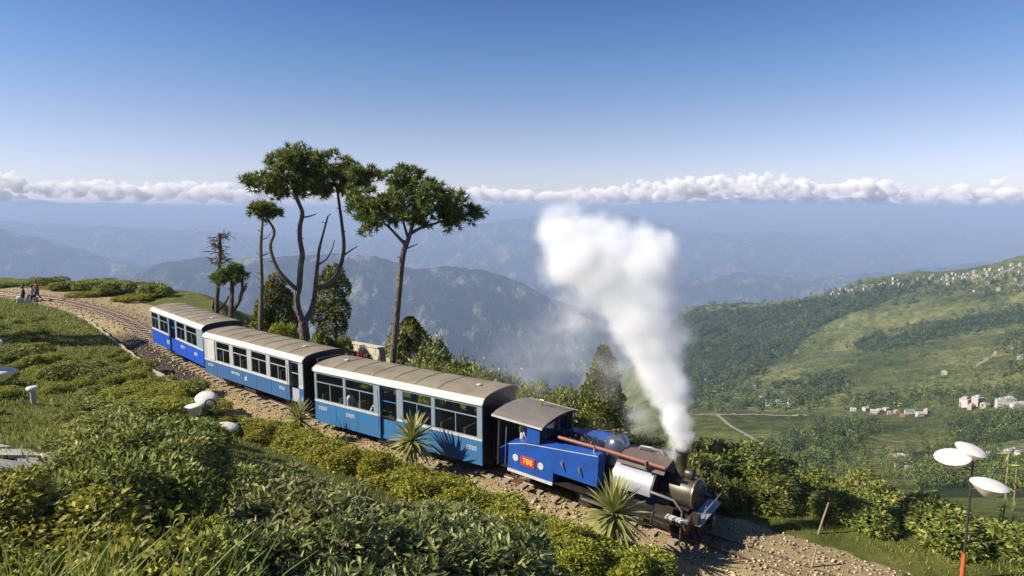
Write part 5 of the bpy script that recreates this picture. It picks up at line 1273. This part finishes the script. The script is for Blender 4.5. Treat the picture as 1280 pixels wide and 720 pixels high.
for br, a, b in [([(379, 404), (373, 388), (371, 372), (374, 358), (376, 332), (378, 318), (375, 300), (375, 282), (378, 266), (371, 248), (366, 230)], .19, .09),
                 ([(374, 364), (360, 352, -.2), (348, 338, -.3), (341, 322, -.3), (338, 306, -.3), (343, 290, -.3), (336, 276, -.2), (330, 268, -.2)], .12, .05),
                 ([(380, 404), (389, 388, .2), (393, 372, .3), (395, 352, .3), (397, 330, .3), (399, 312, .4), (404, 292, .4), (410, 270, .5)], .17, .04),
                 ([(394, 362, .3), (408, 356, .5), (420, 345, .6), (427, 328, .7), (430, 308, .7), (428, 285, .8), (425, 262, .8), (422, 240, .8)], .13, .07),
                 ([(396, 332, .3), (408, 324, .2), (415, 312, .1), (418, 300, .1)], .05, .02), ([(429, 320, .7), (440, 312, .7), (447, 308, .7)], .05, .02), ([(377, 272), (388, 270), (396, 267)], .05, .02)]:
    pths.append(limb(mb, br, Yf, bf_, a, b, 8))
for q in pths[:4]: stubs(mb, q[8:], 6, rr, (0.15, 0.4), 0.03)
mb.build('trunk', M['bark'], t1, True)
mb = MB()
for br in [[(366, 232), (352, 224, -.5), (335, 220, -.8)], [(367, 228), (372, 212, .3), (374, 198, .3)], [(369, 235), (388, 222, .5), (400, 214, .5)], [(422, 242, .8), (432, 228, .8), (452, 224, .8)], [(423, 240, .8), (415, 222, .8), (412, 205, .8)]]:
    limb(mb, br, Yf, bf_, 0.08, 0.03, 6)
mb.build('limbs', M['bark'], t1, True)
V, Fc, P = tufts([(370, 196, 24, 13), (352, 208, 24, 13), (384, 206, 26, 16), (334, 226, 22, 12), (316, 226, 13, 9), (350, 230, 28, 13), (380, 226, 32, 15), (408, 206, 22, 16), (428, 212, 20, 14), (416, 228, 32, 17), (440, 226, 18, 12), (458, 226, 16, 9), (466, 222, 8, 8), (400, 238, 26, 9), (360, 244, 20, 7), (430, 242, 14, 7)], Yf, bf_, 280, rr, 0.31)
V2, F2, _ = tufts([(330, 265, 16, 9), (322, 262, 8, 6), (341, 268, 8, 6)], Yf - 0.2, bf_, 700, rr, 0.26)
V, Fc = merge([(V, Fc), (V2, F2)]); link('crown', np_mesh('crown', V, Fc, M['needle']), t1)
# bare pole-like trunk
Yq = 35.0; bq = at_y(327, 430, Yq); bq.z = min(bq.z, g1(bq.x, bq.y)); t3 = empty('bare_trunk', bq, 0, 'slim bare trunk with lopped side branches left of the forked pine', 'tree')
mb = MB(); q = limb(mb, [(327, 436), (326, 400), (327, 350), (326, 310), (328, 276)], Yq, bq, 0.15, 0.07); stubs(mb, q[5:], 26, rr, (0.12, 0.42), 0.03); mb.build('trunk', M['barkpale'], t3, True)
limbm = MB(); limb(limbm, [(327, 320), (336, 316), (341, 308)], Yq, bq, .04, .02, 5); limb(limbm, [(327, 300), (335, 296), (338, 290)], Yq, bq, .03, .015, 5); limbm.build('limbs', M['barkpale'], t3)
# dead tree with twiggy head
Yd = 39.0; bd = at_y(273, 410, Yd); bd.z = min(bd.z, g1(bd.x, bd.y)); t4 = empty('dead_tree', bd, 0, 'dead tree with a head of thin grey twigs behind the rear carriages', 'tree')
mb = MB(); q = limb(mb, [(273, 416), (271, 380), (274, 340), (275, 310), (274, 292)], Yd, bd, 0.15, 0.10); stubs(mb, q, 10, rr, (0.15, 0.3), 0.04); limb(mb, [(272, 388), (280, 380), (286, 370)], Yd, bd, .12, .07, 6); limb(mb, [(271, 392), (266, 384), (268, 372)], Yd, bd, .12, .06, 6); mb.build('trunk', M['bark'], t4, True)
mb = MB()
for k in range(60):
    a = rr.uniform(0, 6.28); zz_ = rr.uniform(292, 330); p = np.array(at_y(274, zz_, Yd)) - np.array(bd); l = rr.uniform(0.3, 0.8)
    e = p + np.array([math.cos(a) * l, math.sin(a) * l, rr.uniform(-.25, .25)]); mb.tube([tuple(p), tuple((p + e) / 2 + rr.normal(0, .06, 3)), tuple(e)], [0.035, 0.022, 0.012], 4, False)
    for j in range(3):
        e2 = e + rr.normal(0, .15, 3); mb.tube([tuple((p + 2 * e) / 3), tuple(e2)], [0.018, 0.01], 4, False)
mb.build('twigs', M['bark'], t4)
Yk = 38.0; bk = at_y(288, 410, Yk); bk.z = min(bk.z, g1(bk.x, bk.y)); t5 = empty('pollarded_tree', bk, 0, 'small pollarded tree with two knobbly stems and sparse green tufts', 'tree')
mb = MB()
for br, a, b in [([(288, 414), (289, 385), (290, 365), (291, 345)], .16, .12), ([(289, 392), (298, 378), (303, 362), (302, 345)], .12, .09), ([(300, 368), (306, 362), (308, 354)], .07, .05)]:
    q = limb(mb, br, Yk, bk, a, b, 7); stubs(mb, q, 6, rr, (.1, .25), .04)
mb.build('trunk', M['bark'], t5, True)
V, Fc, _ = tufts([(282, 346, 15, 10), (275, 350, 8, 7), (297, 344, 9, 7), (304, 347, 7, 6), (290, 338, 8, 6)], Yk, bk, 520, rr, 0.26); link('crown', np_mesh('crown', V, Fc, M['needle']), t5)
# round tree standing left, outside the picture, that shades the lawn
pz = Vector((-33.4, 35.2, 0)); pz.z = g1(pz.x, pz.y); t6 = empty('added_shade_tree', pz, 0, 'added unseen round tree that shades the lawn from the left', 'tree')
L6 = [(0, 0, 4.4, 1.6), (0.9, 0.3, 4.0, 1.2), (-1.0, -0.2, 4.2, 1.3), (0.2, -0.9, 3.8, 1.2), (0.1, 0.8, 5.0, 1.2)]
P, N_ = lump_points(L6, 5000, np.random.default_rng(6), -0.8); V, Fc = leaves(P, N_, 0.22, 0.45, 0.2, 0.9, np.random.default_rng(6)); link('crown', np_mesh('crown', V, Fc, M['midleaf']), t6)
MB().tube([(0, 0, -0.3), (0.05, 0, 2), (0, 0.1, 4.2)], [0.2, 0.15, 0.07], 9).build('trunk', M['bark'], t6, True)

# -- yuccas: every blade a part
def blade_mesh(L, w, droop, mat):
    b = MB(); n = 6; prev = None
    for k in range(n + 1):
        t = k / n; x = L * t * (1 - 0.12 * droop * t); z = -droop * L * 0.45 * t * t; ww = w * (0.55 + 0.9 * t if t < 0.4 else 0.91 * (1 - t) / 0.6 + 0.02)
        row = [(x, -ww, z + ww * 0.5), (x, 0, z), (x, ww, z + ww * 0.5)]
        i = len(b.v); b.v += row
        if prev is not None:
            b.f += [(prev, prev + 1, i + 1, i), (prev + 1, prev + 2, i + 2, i + 1)]; b.m += [0, 0]
        prev = i
    me = bpy.data.meshes.new('leaf'); me.from_pydata(b.v, [], b.f); me.materials.append(mat); return me
BL = [blade_mesh(l, w, d, M['yucca']) for l, w, d in ((1.0, 0.030, 0.15), (0.95, 0.034, 0.45), (1.05, 0.030, 0.8), (0.85, 0.036, 0.3))]
def yucca(px, py, Y, r, label, n=110):
    c = at_y(px, py, Y); z0 = g1(c.x, c.y); root = empty('yucca_plant', (c.x, c.y, z0), random.uniform(0, 6), label, 'yucca', 'yuccas beside the track')
    h = c.z - z0
    MB().tube([(0, 0, -0.1), (0.02, 0, h * 0.5), (0, 0, h)], [0.09, 0.075, 0.06], 9).build('trunk', M['barkpale'], root, True)
    for k in range(n):
        t = (k + 0.5) / n; el = R(78) - t * R(118) + random.uniform(-.12, .12); az = k * 2.39996 + random.uniform(-.2, .2)
        o = link('leaf', BL[0] if t < 0.35 else BL[1] if t < 0.6 else BL[2] if random.random() < 0.6 else BL[3], root)
        o.location = (0, 0, h - 0.18 * t); o.rotation_euler = Euler((random.uniform(-.3, .3), -el, az), 'XYZ'); s = r * random.uniform(0.82, 1.05); o.scale = (s, 1.9 * r, s)
yucca(515, 548, 19.4, 1.05, 'spiky yucca in front of the open door of the first carriage')
yucca(767, 640, 14.4, 1.08, 'large spiky yucca with drooping blades in front of the engine', 130)
yucca(373, 522, 22.0, 0.85, 'small spiky yucca beside the coupling of the two nearest carriages', 90)

# -- long grass in front, lawn, low growth
def blades(n, fx, seed, L, W, mat, name, label, lean=0.5, kind='stuff'):
    r_ = np.random.default_rng(seed); x, y = fx(r_, n); n = len(x); z = gz(x, y); a = r_.uniform(0, 6.28, n); l = L * r_.uniform(0.5, 1.25, n); w = W * r_.uniform(0.7, 1.3, n)
    ln = lean * r_.uniform(0.2, 1, n); dx, dy = np.cos(a), np.sin(a)
    sx, sy = -dy * w / 2, dx * w / 2
    P0 = np.stack([x, y, z - 0.02], 1); S = np.stack([sx, sy, 0 * sx], 1)
    m1 = P0 + np.stack([dx * l * ln * 0.3, dy * l * ln * 0.3, l * 0.55], 1); tip = P0 + np.stack([dx * l * ln, dy * l * ln, l * (1 - 0.35 * ln)], 1)
    V = np.stack([P0 - S, P0 + S, m1 + S * 0.8, m1 - S * 0.8, tip], 1).reshape(-1, 3); i = np.arange(n)[:, None] * 5
    Fc = np.concatenate([i + np.array([[0, 1, 2]]), i + np.array([[0, 2, 3]]), i + np.array([[3, 2, 4]])], 0)
    me = np_mesh(name, V, Fc, mat); o = link(name, me); o['kind'] = kind; o['label'] = label; return o
for k, (px, Y) in enumerate([(8, 3.3), (45, 3.0), (78, 3.2), (110, 3.0), (140, 3.1), (172, 3.15), (205, 3.2), (-30, 3.2), (238, 3.3), (22, 3.8), (95, 3.7)]):
    c = at_y(px, 735, Y); z = g1(c.x, c.y); hh = at_y(px, 684 + (k * 37 % 22), Y).z - z; r_ = np.random.default_rng(200 + k); Vs = []
    root = empty('grass_tuft', (c.x, c.y, z), 0, 'clump of long arching grass blades below the camera on the slope', 'grass clump', 'long grass clumps')
    for j in range(26):
        a = r_.normal(0.1, 0.9) if r_.uniform() < .6 else r_.uniform(0, 6.28); l = hh * r_.uniform(0.8, 1.2); ln = r_.uniform(0.12, 0.55); w = r_.uniform(0.006, 0.012); b = MB(); n_ = 7; x0, y0 = r_.normal(0, .07), r_.normal(0, .07)
        pts = []
        for q in range(n_ + 1):
            t = q / n_; rr_ = ln * l * t ** 1.8; pts.append((x0 + math.cos(a) * rr_, y0 + math.sin(a) * rr_, l * (t - 0.28 * ln * t ** 3), w * (1 - t ** 2.2) + 0.0008))
        for q in range(n_ + 1):
            x_, y_, z_, w_ = pts[q]; b.v += [(x_ - math.sin(a + .8) * w_, y_ + math.cos(a + .8) * w_, z_), (x_ + math.sin(a + .8) * w_, y_ - math.cos(a + .8) * w_, z_)]
            if q: i = 2 * q; b.f.append((i - 2, i - 1, i + 1, i))
        me = bpy.data.meshes.new('blade'); me.from_pydata(b.v, [], b.f); me.materials.append(M['blade']); link('blade', me, root)
def lawn_pts(r_, n):
    x = r_.uniform(-50, -8, n); y = r_.uniform(14, 60, n); sd_, _ = track_info(x, y); ppx = 640 + x / y * F_PX
    cl = fbm(x * 0.6, y * 0.6, 3)
    k = (sd_ > 2.3) & (ppx > -30) & (r_.uniform(0, 1, n) < 0.65 + 0.8 * cl); return x[k], y[k]
blades(190000, lawn_pts, 1, 0.19, 0.034, M['lawn'], 'lawn_grass', 'uneven sunlit grass of the lawn inside the curve', 0.6)
def road_pts(r_, n):
    x = r_.uniform(-2, 24, n); y = r_.uniform(8, 24, n); sd_, _ = track_info(x, y); cl = fbm(x * 0.5, y * 0.5, 3)
    k = (sd_ < -1.9) & (sd_ > -7) & (r_.uniform(0, 1, n) < sstep(-1.9, -2.8, sd_) * (0.7 + cl)); return x[k], y[k]
blades(110000, road_pts, 2, 0.13, 0.016, M['lawn'], 'verge_grass', 'short green grass on the verge beyond the dirt road', 0.6)
def slope_pts(r_, n):
    x = r_.uniform(-16, 8, n); y = r_.uniform(3, 18, n); sd_, _ = track_info(x, y); return x[sd_ > 2.6], y[sd_ > 2.6]
blades(30000, slope_pts, 3, 0.14, 0.016, M['lawn'], 'slope_grass', 'rough grass growing between the shrubs of the near slope', 0.7)
# low plants on the lawn
r2 = random.Random(8); pl3 = []
for tries in range(900):
    px, py = r2.uniform(-10, 300), r2.uniform(392, 530)
    if py < 395 + max(0, (px - 60)) * 0.2 or py < 380 + (px - 130) * 0.75: continue
    h_ = hit(px, py); sd_ = float(track_info(h_.x, h_.y)[0][0])
    if sd_ < 2.7 or h_.y > 50 or h_.y < 13: continue
    if (math.hypot(px - 42, py - 495) < 26) or (0 < px < 95 and 488 < py < 565) or (50 < px < 150 and 392 < py < 440): continue
    if any((h_.x - a) ** 2 + (h_.y - b) ** 2 < 1.1 for a, b in pl3): continue
    pl3.append((h_.x, h_.y)); k = r2.choice(['bright', 'mid', 'mid', 'bright', 'yellow'] if r2.random() < .4 else ['bright', 'mid'])
    s = r2.uniform(0.14, 0.42) * (1.7 if py > 445 else 1.0); bush(k, h_.x, h_.y, s, s * r2.uniform(1.4, 3.0), {'bright': 'small light green plant growing on the lawn', 'yellow': 'small yellowish plant growing on the lawn', 'mid': 'small dark green plant growing on the lawn'}[k], 'low plants on the lawn', 'plant', 'low_plant')
    if len(pl3) > 120: break
# dry brown leaf among the shrubs
c = at_y(552, 700, 7.0); V, Fc = leaves(np.random.default_rng(3).normal(0, .05, (14, 3)), np.tile([0, -.4, 1.0], (14, 1)), 0.22, 0.35, 0.2, 0.5, np.random.default_rng(3))
dl = link('dry_frond', np_mesh('dry_frond', V, Fc, M['dryleaf'])); dl.location = c; tag(dl, 'dry brown curled frond sticking up among the dark shrubs', 'dead leaves')

# ---------------------------------------------------------------- trees, houses and paths on the hillside across the valley
rf = np.random.default_rng(21)
PT, HT, LT = [], [], []
for poly, n, (h0, h1), light in FOREST:
    xs_ = [p[0] for p in poly]; ys_ = [p[1] for p in poly]; got = 0; tries = 0
    while got < n and tries < n * 8:
        tries += 1; px, py = rf.uniform(min(xs_) - 8, max(xs_) + 8), rf.uniform(min(ys_), max(ys_) + 4)
        if not in_poly(px + rf.normal(0, 9), py + rf.normal(0, 4), poly): continue
        if float(fbm(px / 22, py / 9, 3)) < rf.uniform(-0.9, 0.15): continue
        h_ = hill_hit(px, py)
        if h_ is None or h_.y < 235: continue
        if 868 < px < 985 and 516 < py < 562 and rf.uniform() < 0.93: continue
        h_ = h_ + Vector((rf.normal(0, 0.012) * h_.y, 0, 0)) if False else h_; PT.append(h_); HT.append(rf.uniform(h0, h1)); LT.append(rf.uniform() < light); got += 1
PT = np.array([tuple(p) for p in PT]); HT = np.array(HT); LT = np.array(LT)
def far_trees(P, H_, name, label, mat, seed, k=46, ls=0.24):
    r_ = np.random.default_rng(seed); n = len(P)
    d = unit(r_.normal(0, 1, (n, k, 3))); q = r_.uniform(0.55, 1.0, (n, k, 1)); wob = r_.uniform(0.7, 1.25, (n, 1, 3)); asp = r_.uniform(0.30, 0.48, (n, 1, 1))
    c = P[:, None, :] + np.array([0, 0, 0.55]) * H_[:, None, None] + d * q * H_[:, None, None] * np.concatenate([asp, asp, np.full_like(asp, 0.46)], 2) * wob
    V, Fc = leaves(c.reshape(-1, 3), d.reshape(-1, 3), np.repeat(H_ * ls, k), 0.75, 0.1, 0.8, r_)
    tr = []
    o = link(name, np_mesh(name, V, Fc, mat)); o['kind'] = 'stuff'; o['label'] = label
NR = PT[:, 1] < 700
far_trees(PT[~LT & ~NR], HT[~LT & ~NR], 'hillside_forest', 'dark woods spread over the upper hillside across the valley', M['farleaf'], 5)
far_trees(PT[LT & ~NR], HT[LT & ~NR], 'hillside_scrub', 'lighter trees and scrub dotted over the upper tea slopes', M['farleaf2'], 6)
far_trees(PT[~LT & NR], HT[~LT & NR], 'ravine_wood', 'dark wood filling the ravine below the village', M['farleaf'], 7, 130, 0.13)
far_trees(PT[LT & NR], HT[LT & NR], 'ravine_scrub', 'light green scrub on the lower tea slopes', M['farleaf2'], 8, 130, 0.13)

def hill_strip(pts, width, name, label):
    pts = np.array(pts, float); dn = []
    for i in range(len(pts) - 1):
        for t in np.linspace(0, 1, 14, endpoint=False): dn.append(pts[i] * (1 - t) + pts[i + 1] * t)
    dn.append(pts[-1]); W_ = [hill_hit(*p) for p in dn]; W_ = [w for w in W_ if w is not None]; b = MB()
    for i, p in enumerate(W_):
        d = W_[min(i + 1, len(W_) - 1)] - W_[max(i - 1, 0)]; s = Vector((d.y, -d.x, 0)).normalized() * width / 2
        for q in (p - s, p + s): b.v.append((q.x, q.y, p.z + 0.7))
        if i: k = 2 * i; b.f.append((k - 2, k - 1, k + 1, k)); b.m.append(0)
    o = b.build(name, TRAIL); o['kind'] = 'structure'; o['label'] = label
mm = NT('pale_earth_track'); n_ = mm.noise(0.3, 5, 0.6, mm.geo().outputs['Position']); r_ = mm.ramp(n_.outputs[0], [(0.3, (0.17, 0.14, 0.09)), (0.7, (0.33, 0.28, 0.19))]); mm.l.new(r_.outputs[0], mm.p.inputs['Base Color']); mm.p.inputs['Roughness'].default_value = 1; TRAIL = mm.mat
hill_strip([(897, 520), (912, 533), (935, 546), (956, 560)], 4.0, 'footpath', 'pale earth path slanting down across the tea field')
hill_strip([(862, 552), (890, 561), (925, 562), (956, 560)], 3.2, 'footpath', 'pale earth path running level below the tea field')
hill_strip([(868, 519), (930, 519), (1010, 521)], 4.0, 'footpath', 'pale earth road along the top edge of the tea field')
hill_strip([(1215, 462), (1250, 440), (1290, 432)], 5.0, 'footpath', 'pale road climbing the upper tea slope')

HM = {'w': paint('house_white', (0.55, 0.52, 0.47), 0.8, amt=0.4), 'c': paint('house_cream', (0.48, 0.40, 0.29), 0.8, amt=0.4), 'p': paint('house_pink', (0.46, 0.31, 0.26), 0.8, amt=0.25), 'b': paint('house_blue', (0.36, 0.45, 0.55), 0.8, amt=0.2),
      'rt': paint('roof_tin', (0.40, 0.40, 0.40), 0.6, (0.25, 0.16, 0.10), 0.5), 'rr': paint('roof_rust', (0.30, 0.12, 0.07), 0.7, amt=0.3), 'rg': paint('roof_green', (0.12, 0.22, 0.15), 0.7, amt=0.3), 'win': paint('dark_window', (0.02, 0.022, 0.025), 0.3, amt=0.05)}
def house_meshes(w, d, h, wall, roof, kind):
    wl_ = MB().box(-w / 2, w / 2, -d / 2, d / 2, -6, h).mesh('wall', HM[wall])
    rb = MB(); o = 0.5
    if kind == 'gable': rb.prismx([(-d / 2 - o, h - 0.1), (d / 2 + o, h - 0.1), (0, h + d * 0.32)], -w / 2 - o, w / 2 + o)
    else: rb.box(-w / 2 - 0.3, w / 2 + 0.3, -d / 2 - 0.3, d / 2 + 0.3, h, h + 0.35); rb.box(-w / 4, w / 4, -d / 4, d / 4, h + 0.35, h + 2.2)
    rf_ = rb.mesh('roof', HM[roof]); nw = max(2, int(w / 2.6)); wins = []
    for fl in range(max(1, int(h / 3))):
        for k in range(nw):
            x = -w / 2 + (k + 0.5) * w / nw; wins.append(MB().box(x - 0.55, x + 0.55, -d / 2 - 0.06, -d / 2 + 0.02, fl * 3 + 1.0, fl * 3 + 2.3).mesh('window', HM['win']))
    return wl_, rf_, wins
HV = [house_meshes(9, 7, 5.6, 'w', 'rt', 'gable'), house_meshes(8, 7, 3.2, 'c', 'rr', 'gable'), house_meshes(11, 8, 8.6, 'w', 'rt', 'flat'), house_meshes(8, 6, 6.0, 'p', 'rt', 'flat'), house_meshes(7, 6, 3.2, 'b', 'rt', 'gable'), house_meshes(12, 7, 6.2, 'w', 'rg', 'gable'), house_meshes(9, 8, 9.0, 'c', 'rt', 'flat')]
VN = ['white house with grey tin gable roof', 'cream house with rust roof', 'tall white flat-roofed house', 'pink flat-roofed house', 'pale blue house with tin roof', 'long white house with green roof', 'tall cream flat-roofed house']
rh = random.Random(31)
def house(px, py, v, where, group, sc=1.0, windows=True):
    p = hill_hit(px, py)
    if p is None: return
    wl_, rf_, wins = HV[v]
    root = empty('house', p, rh.uniform(-0.6, 0.6), VN[v] + ' ' + where, 'house', group); root.scale = (sc,) * 3
    link('wall', wl_, root); link('roof', rf_, root)
    if windows:
        for w in wins: link('window', w, root)
for px, py in [(1082, 514), (1092, 518), (1100, 516), (1108, 514), (1112, 519), (1121, 518), (1128, 521), (1136, 519), (1143, 518), (1150, 522), (1158, 519), (1066, 515)]:
    house(px, py, rh.choice([0, 0, 2, 5, 1, 3]), 'in the village above the ravine', 'houses of the village above the ravine', rh.uniform(0.55, 0.8))
for px, py, v in [(1206, 508, 2), (1214, 512, 3), (1222, 509, 6), (1231, 511, 0), (1252, 512, 2), (1262, 509, 6), (1270, 514, 2), (1279, 511, 0), (1290, 514, 3)]:
    house(px, py, v, 'in the cluster beside the dark wood', 'houses beside the dark wood', rh.uniform(0.75, 1.0))
for px, py in [(1112, 562), (1118, 566), (1126, 572), (1134, 570), (1140, 578), (1130, 580), (1122, 584), (1146, 584), (1136, 588), (1115, 575), (1143, 592)]:
    house(px, py, rh.choice([0, 1, 1, 3, 4]), 'in the hamlet on the near slope', 'houses of the hamlet on the near slope', rh.uniform(0.38, 0.55))
for px, py in [(1228, 572), (1237, 570), (1250, 568), (1262, 567), (1274, 570), (1268, 566)]:
    house(px, py, rh.choice([0, 1, 3, 0]), 'along the track behind the garden lamp', 'houses behind the garden lamp', rh.uniform(0.38, 0.5))
for px, py in [(962, 509), (975, 507), (988, 509), (870, 487), (882, 482), (893, 492), (905, 484), (917, 478), (930, 470), (940, 488), (952, 498), (985, 505), (862, 495)]:
    house(px, py, rh.choice([0, 0, 1, 5, 4]), 'among the trees below the long ridge', 'houses among the trees below the ridge', rh.uniform(0.8, 1.1))
nt = 0
for t in range(900):
    px = rh.uniform(1040, 1300); cy_ = np.interp(px, [1040, 1100, 1160, 1220, 1300], [366, 355, 347, 339, 330]); py = cy_ + abs(rh.gauss(0, 1)) * (3 + 11 * max(0, (px - 1090) / 200)) + 1.5
    if hill_hit(px, py) is None: continue
    house(px, py, rh.choice([0, 2, 2, 3, 6, 6, 0, 5, 1]), 'in the town along the ridge top', 'houses of the town on the ridge', rh.uniform(0.5, 0.8), False); nt += 1
    if nt >= 160: break
for px, py in [(1270, 385), (1280, 388), (1288, 384), (1275, 450), (1180, 470), (1010, 388), (985, 392), (1000, 385)]:
    house(px, py, rh.choice([0, 2, 3, 0]), 'standing alone on the upper tea slopes', 'scattered houses on the upper slopes', rh.uniform(0.5, 0.8))

# ---------------------------------------------------------------- plume of steam and smoke
bpy.context.view_layer.update()
CH = eng.matrix_basis @ Vector((5.2, 0, 2.2))
BLOBS = [  # picture column, row, radius in picture units, peak density, drift away from the camera
    (849, 566, 13, 9, 0), (851, 548, 19, 9, .05), (848, 528, 24, 8, .1), (842, 505, 29, 7, .15), (834, 480, 34, 7, .2), (824, 452, 40, 6, .3), (813, 424, 45, 6, .4), (800, 394, 53, 5.5, .5),
    (815, 368, 46, 5, .4), (786, 362, 56, 5, .7), (800, 335, 56, 5, .6), (826, 315, 34, 4.5, .5), (832, 300, 22, 4, .5), (758, 340, 58, 5, .9), (722, 318, 52, 5, .9), (700, 292, 38, 4.5, .9), (735, 300, 42, 4.5, 1.0),
    (694, 275, 30, 3, .9), (712, 262, 26, 2.0, .9), (760, 310, 44, 4.5, .8), (806, 300, 26, 3.5, .6), (694, 335, 30, 1.6, 1.0), (722, 372, 34, 0.9, 1.0), (700, 430, 70, 0.45, 1.8), (772, 458, 56, 0.6, 1.5), (655, 458, 66, 0.35, 2.6), (720, 400, 50, 0.9, 1.2), (804, 520, 36, 0.7, .9), (748, 545, 26, 0.25, .8), (838, 560, 20, 1.0, .1), (838, 420, 34, 3.0, .3)]
def smoke():
    m = NT('steam'); m.n.remove(m.p); pos = m.geo().outputs['Position']
    wn_ = m.noise(1.15, 4, 0.6, pos); 
    sub = m.node('ShaderNodeVectorMath', operation='SUBTRACT'); m.l.new(wn_.outputs['Color'], sub.inputs[0]); sub.inputs[1].default_value = (0.5, 0.5, 0.5)
    sc = m.node('ShaderNodeVectorMath', operation='SCALE'); m.l.new(sub.outputs[0], sc.inputs[0]); sc.inputs['Scale'].default_value = 1.15
    ad = m.node('ShaderNodeVectorMath', operation='ADD'); m.l.new(pos, ad.inputs[0]); m.l.new(sc.outputs[0], ad.inputs[1]); wp = ad.outputs[0]
    tot = None; hull = []
    for px, py, rp, den, dr_ in BLOBS:
        Y = CH.y + dr_; c = at_y(px, py, Y); r = rp / F_PX * math.hypot(Y, 0) * 1.06; hull.append((c, r))
        ds = m.node('ShaderNodeVectorMath', operation='DISTANCE'); m.l.new(wp, ds.inputs[0]); ds.inputs[1].default_value = c
        mr = m.node('ShaderNodeMapRange', interpolation_type='SMOOTHSTEP'); m.l.new(ds.outputs['Value'], mr.inputs['Value'])
        mr.inputs['From Min'].default_value = r * 1.05; mr.inputs['From Max'].default_value = r * (0.30 if den > 1 else 0.05); mr.inputs['To Min'].default_value = 0; mr.inputs['To Max'].default_value = den * (0.62 if den > 1.5 else 1)
        tot = mr.outputs[0] if tot is None else m.math('MAXIMUM', tot, mr.outputs[0])
    fn = m.noise(1.9, 6, 0.66, wp); cl_ = m.math('MULTIPLY', m.math('MULTIPLY', tot, 0.40, True), 0.42)
    fr = m.ramp(m.math('ADD', fn.outputs[0], cl_), [(0.44, (0, 0, 0)), (0.80, (1, 1, 1))])
    dens = m.math('MULTIPLY', tot, fr.outputs[0])
    v = m.node('ShaderNodeVolumePrincipled'); v.inputs['Color'].default_value = (0.995, 0.995, 0.995, 1); v.inputs['Anisotropy'].default_value = -0.1
    m.l.new(dens, v.inputs['Density']); m.l.new(v.outputs[0], m.out.inputs['Volume'])
    parts = [(ICO2 * (r * 1.18 + 0.10) + np.array(c), ICOF2) for c, r in hull]; V, Fc = merge(parts)
    base = np.array(CH); o = link('smoke_plume', np_mesh('smoke_plume', V - base, Fc, m.mat)); o.location = CH
    rm = o.modifiers.new('union', 'REMESH'); rm.mode = 'VOXEL'; rm.voxel_size = 0.16
    o['kind'] = 'stuff'; o['label'] = 'billowing white plume of smoke and steam rising from the engine chimney'
    m.mat.cycles.volume_step_rate = 1.0
    return o
smoke()
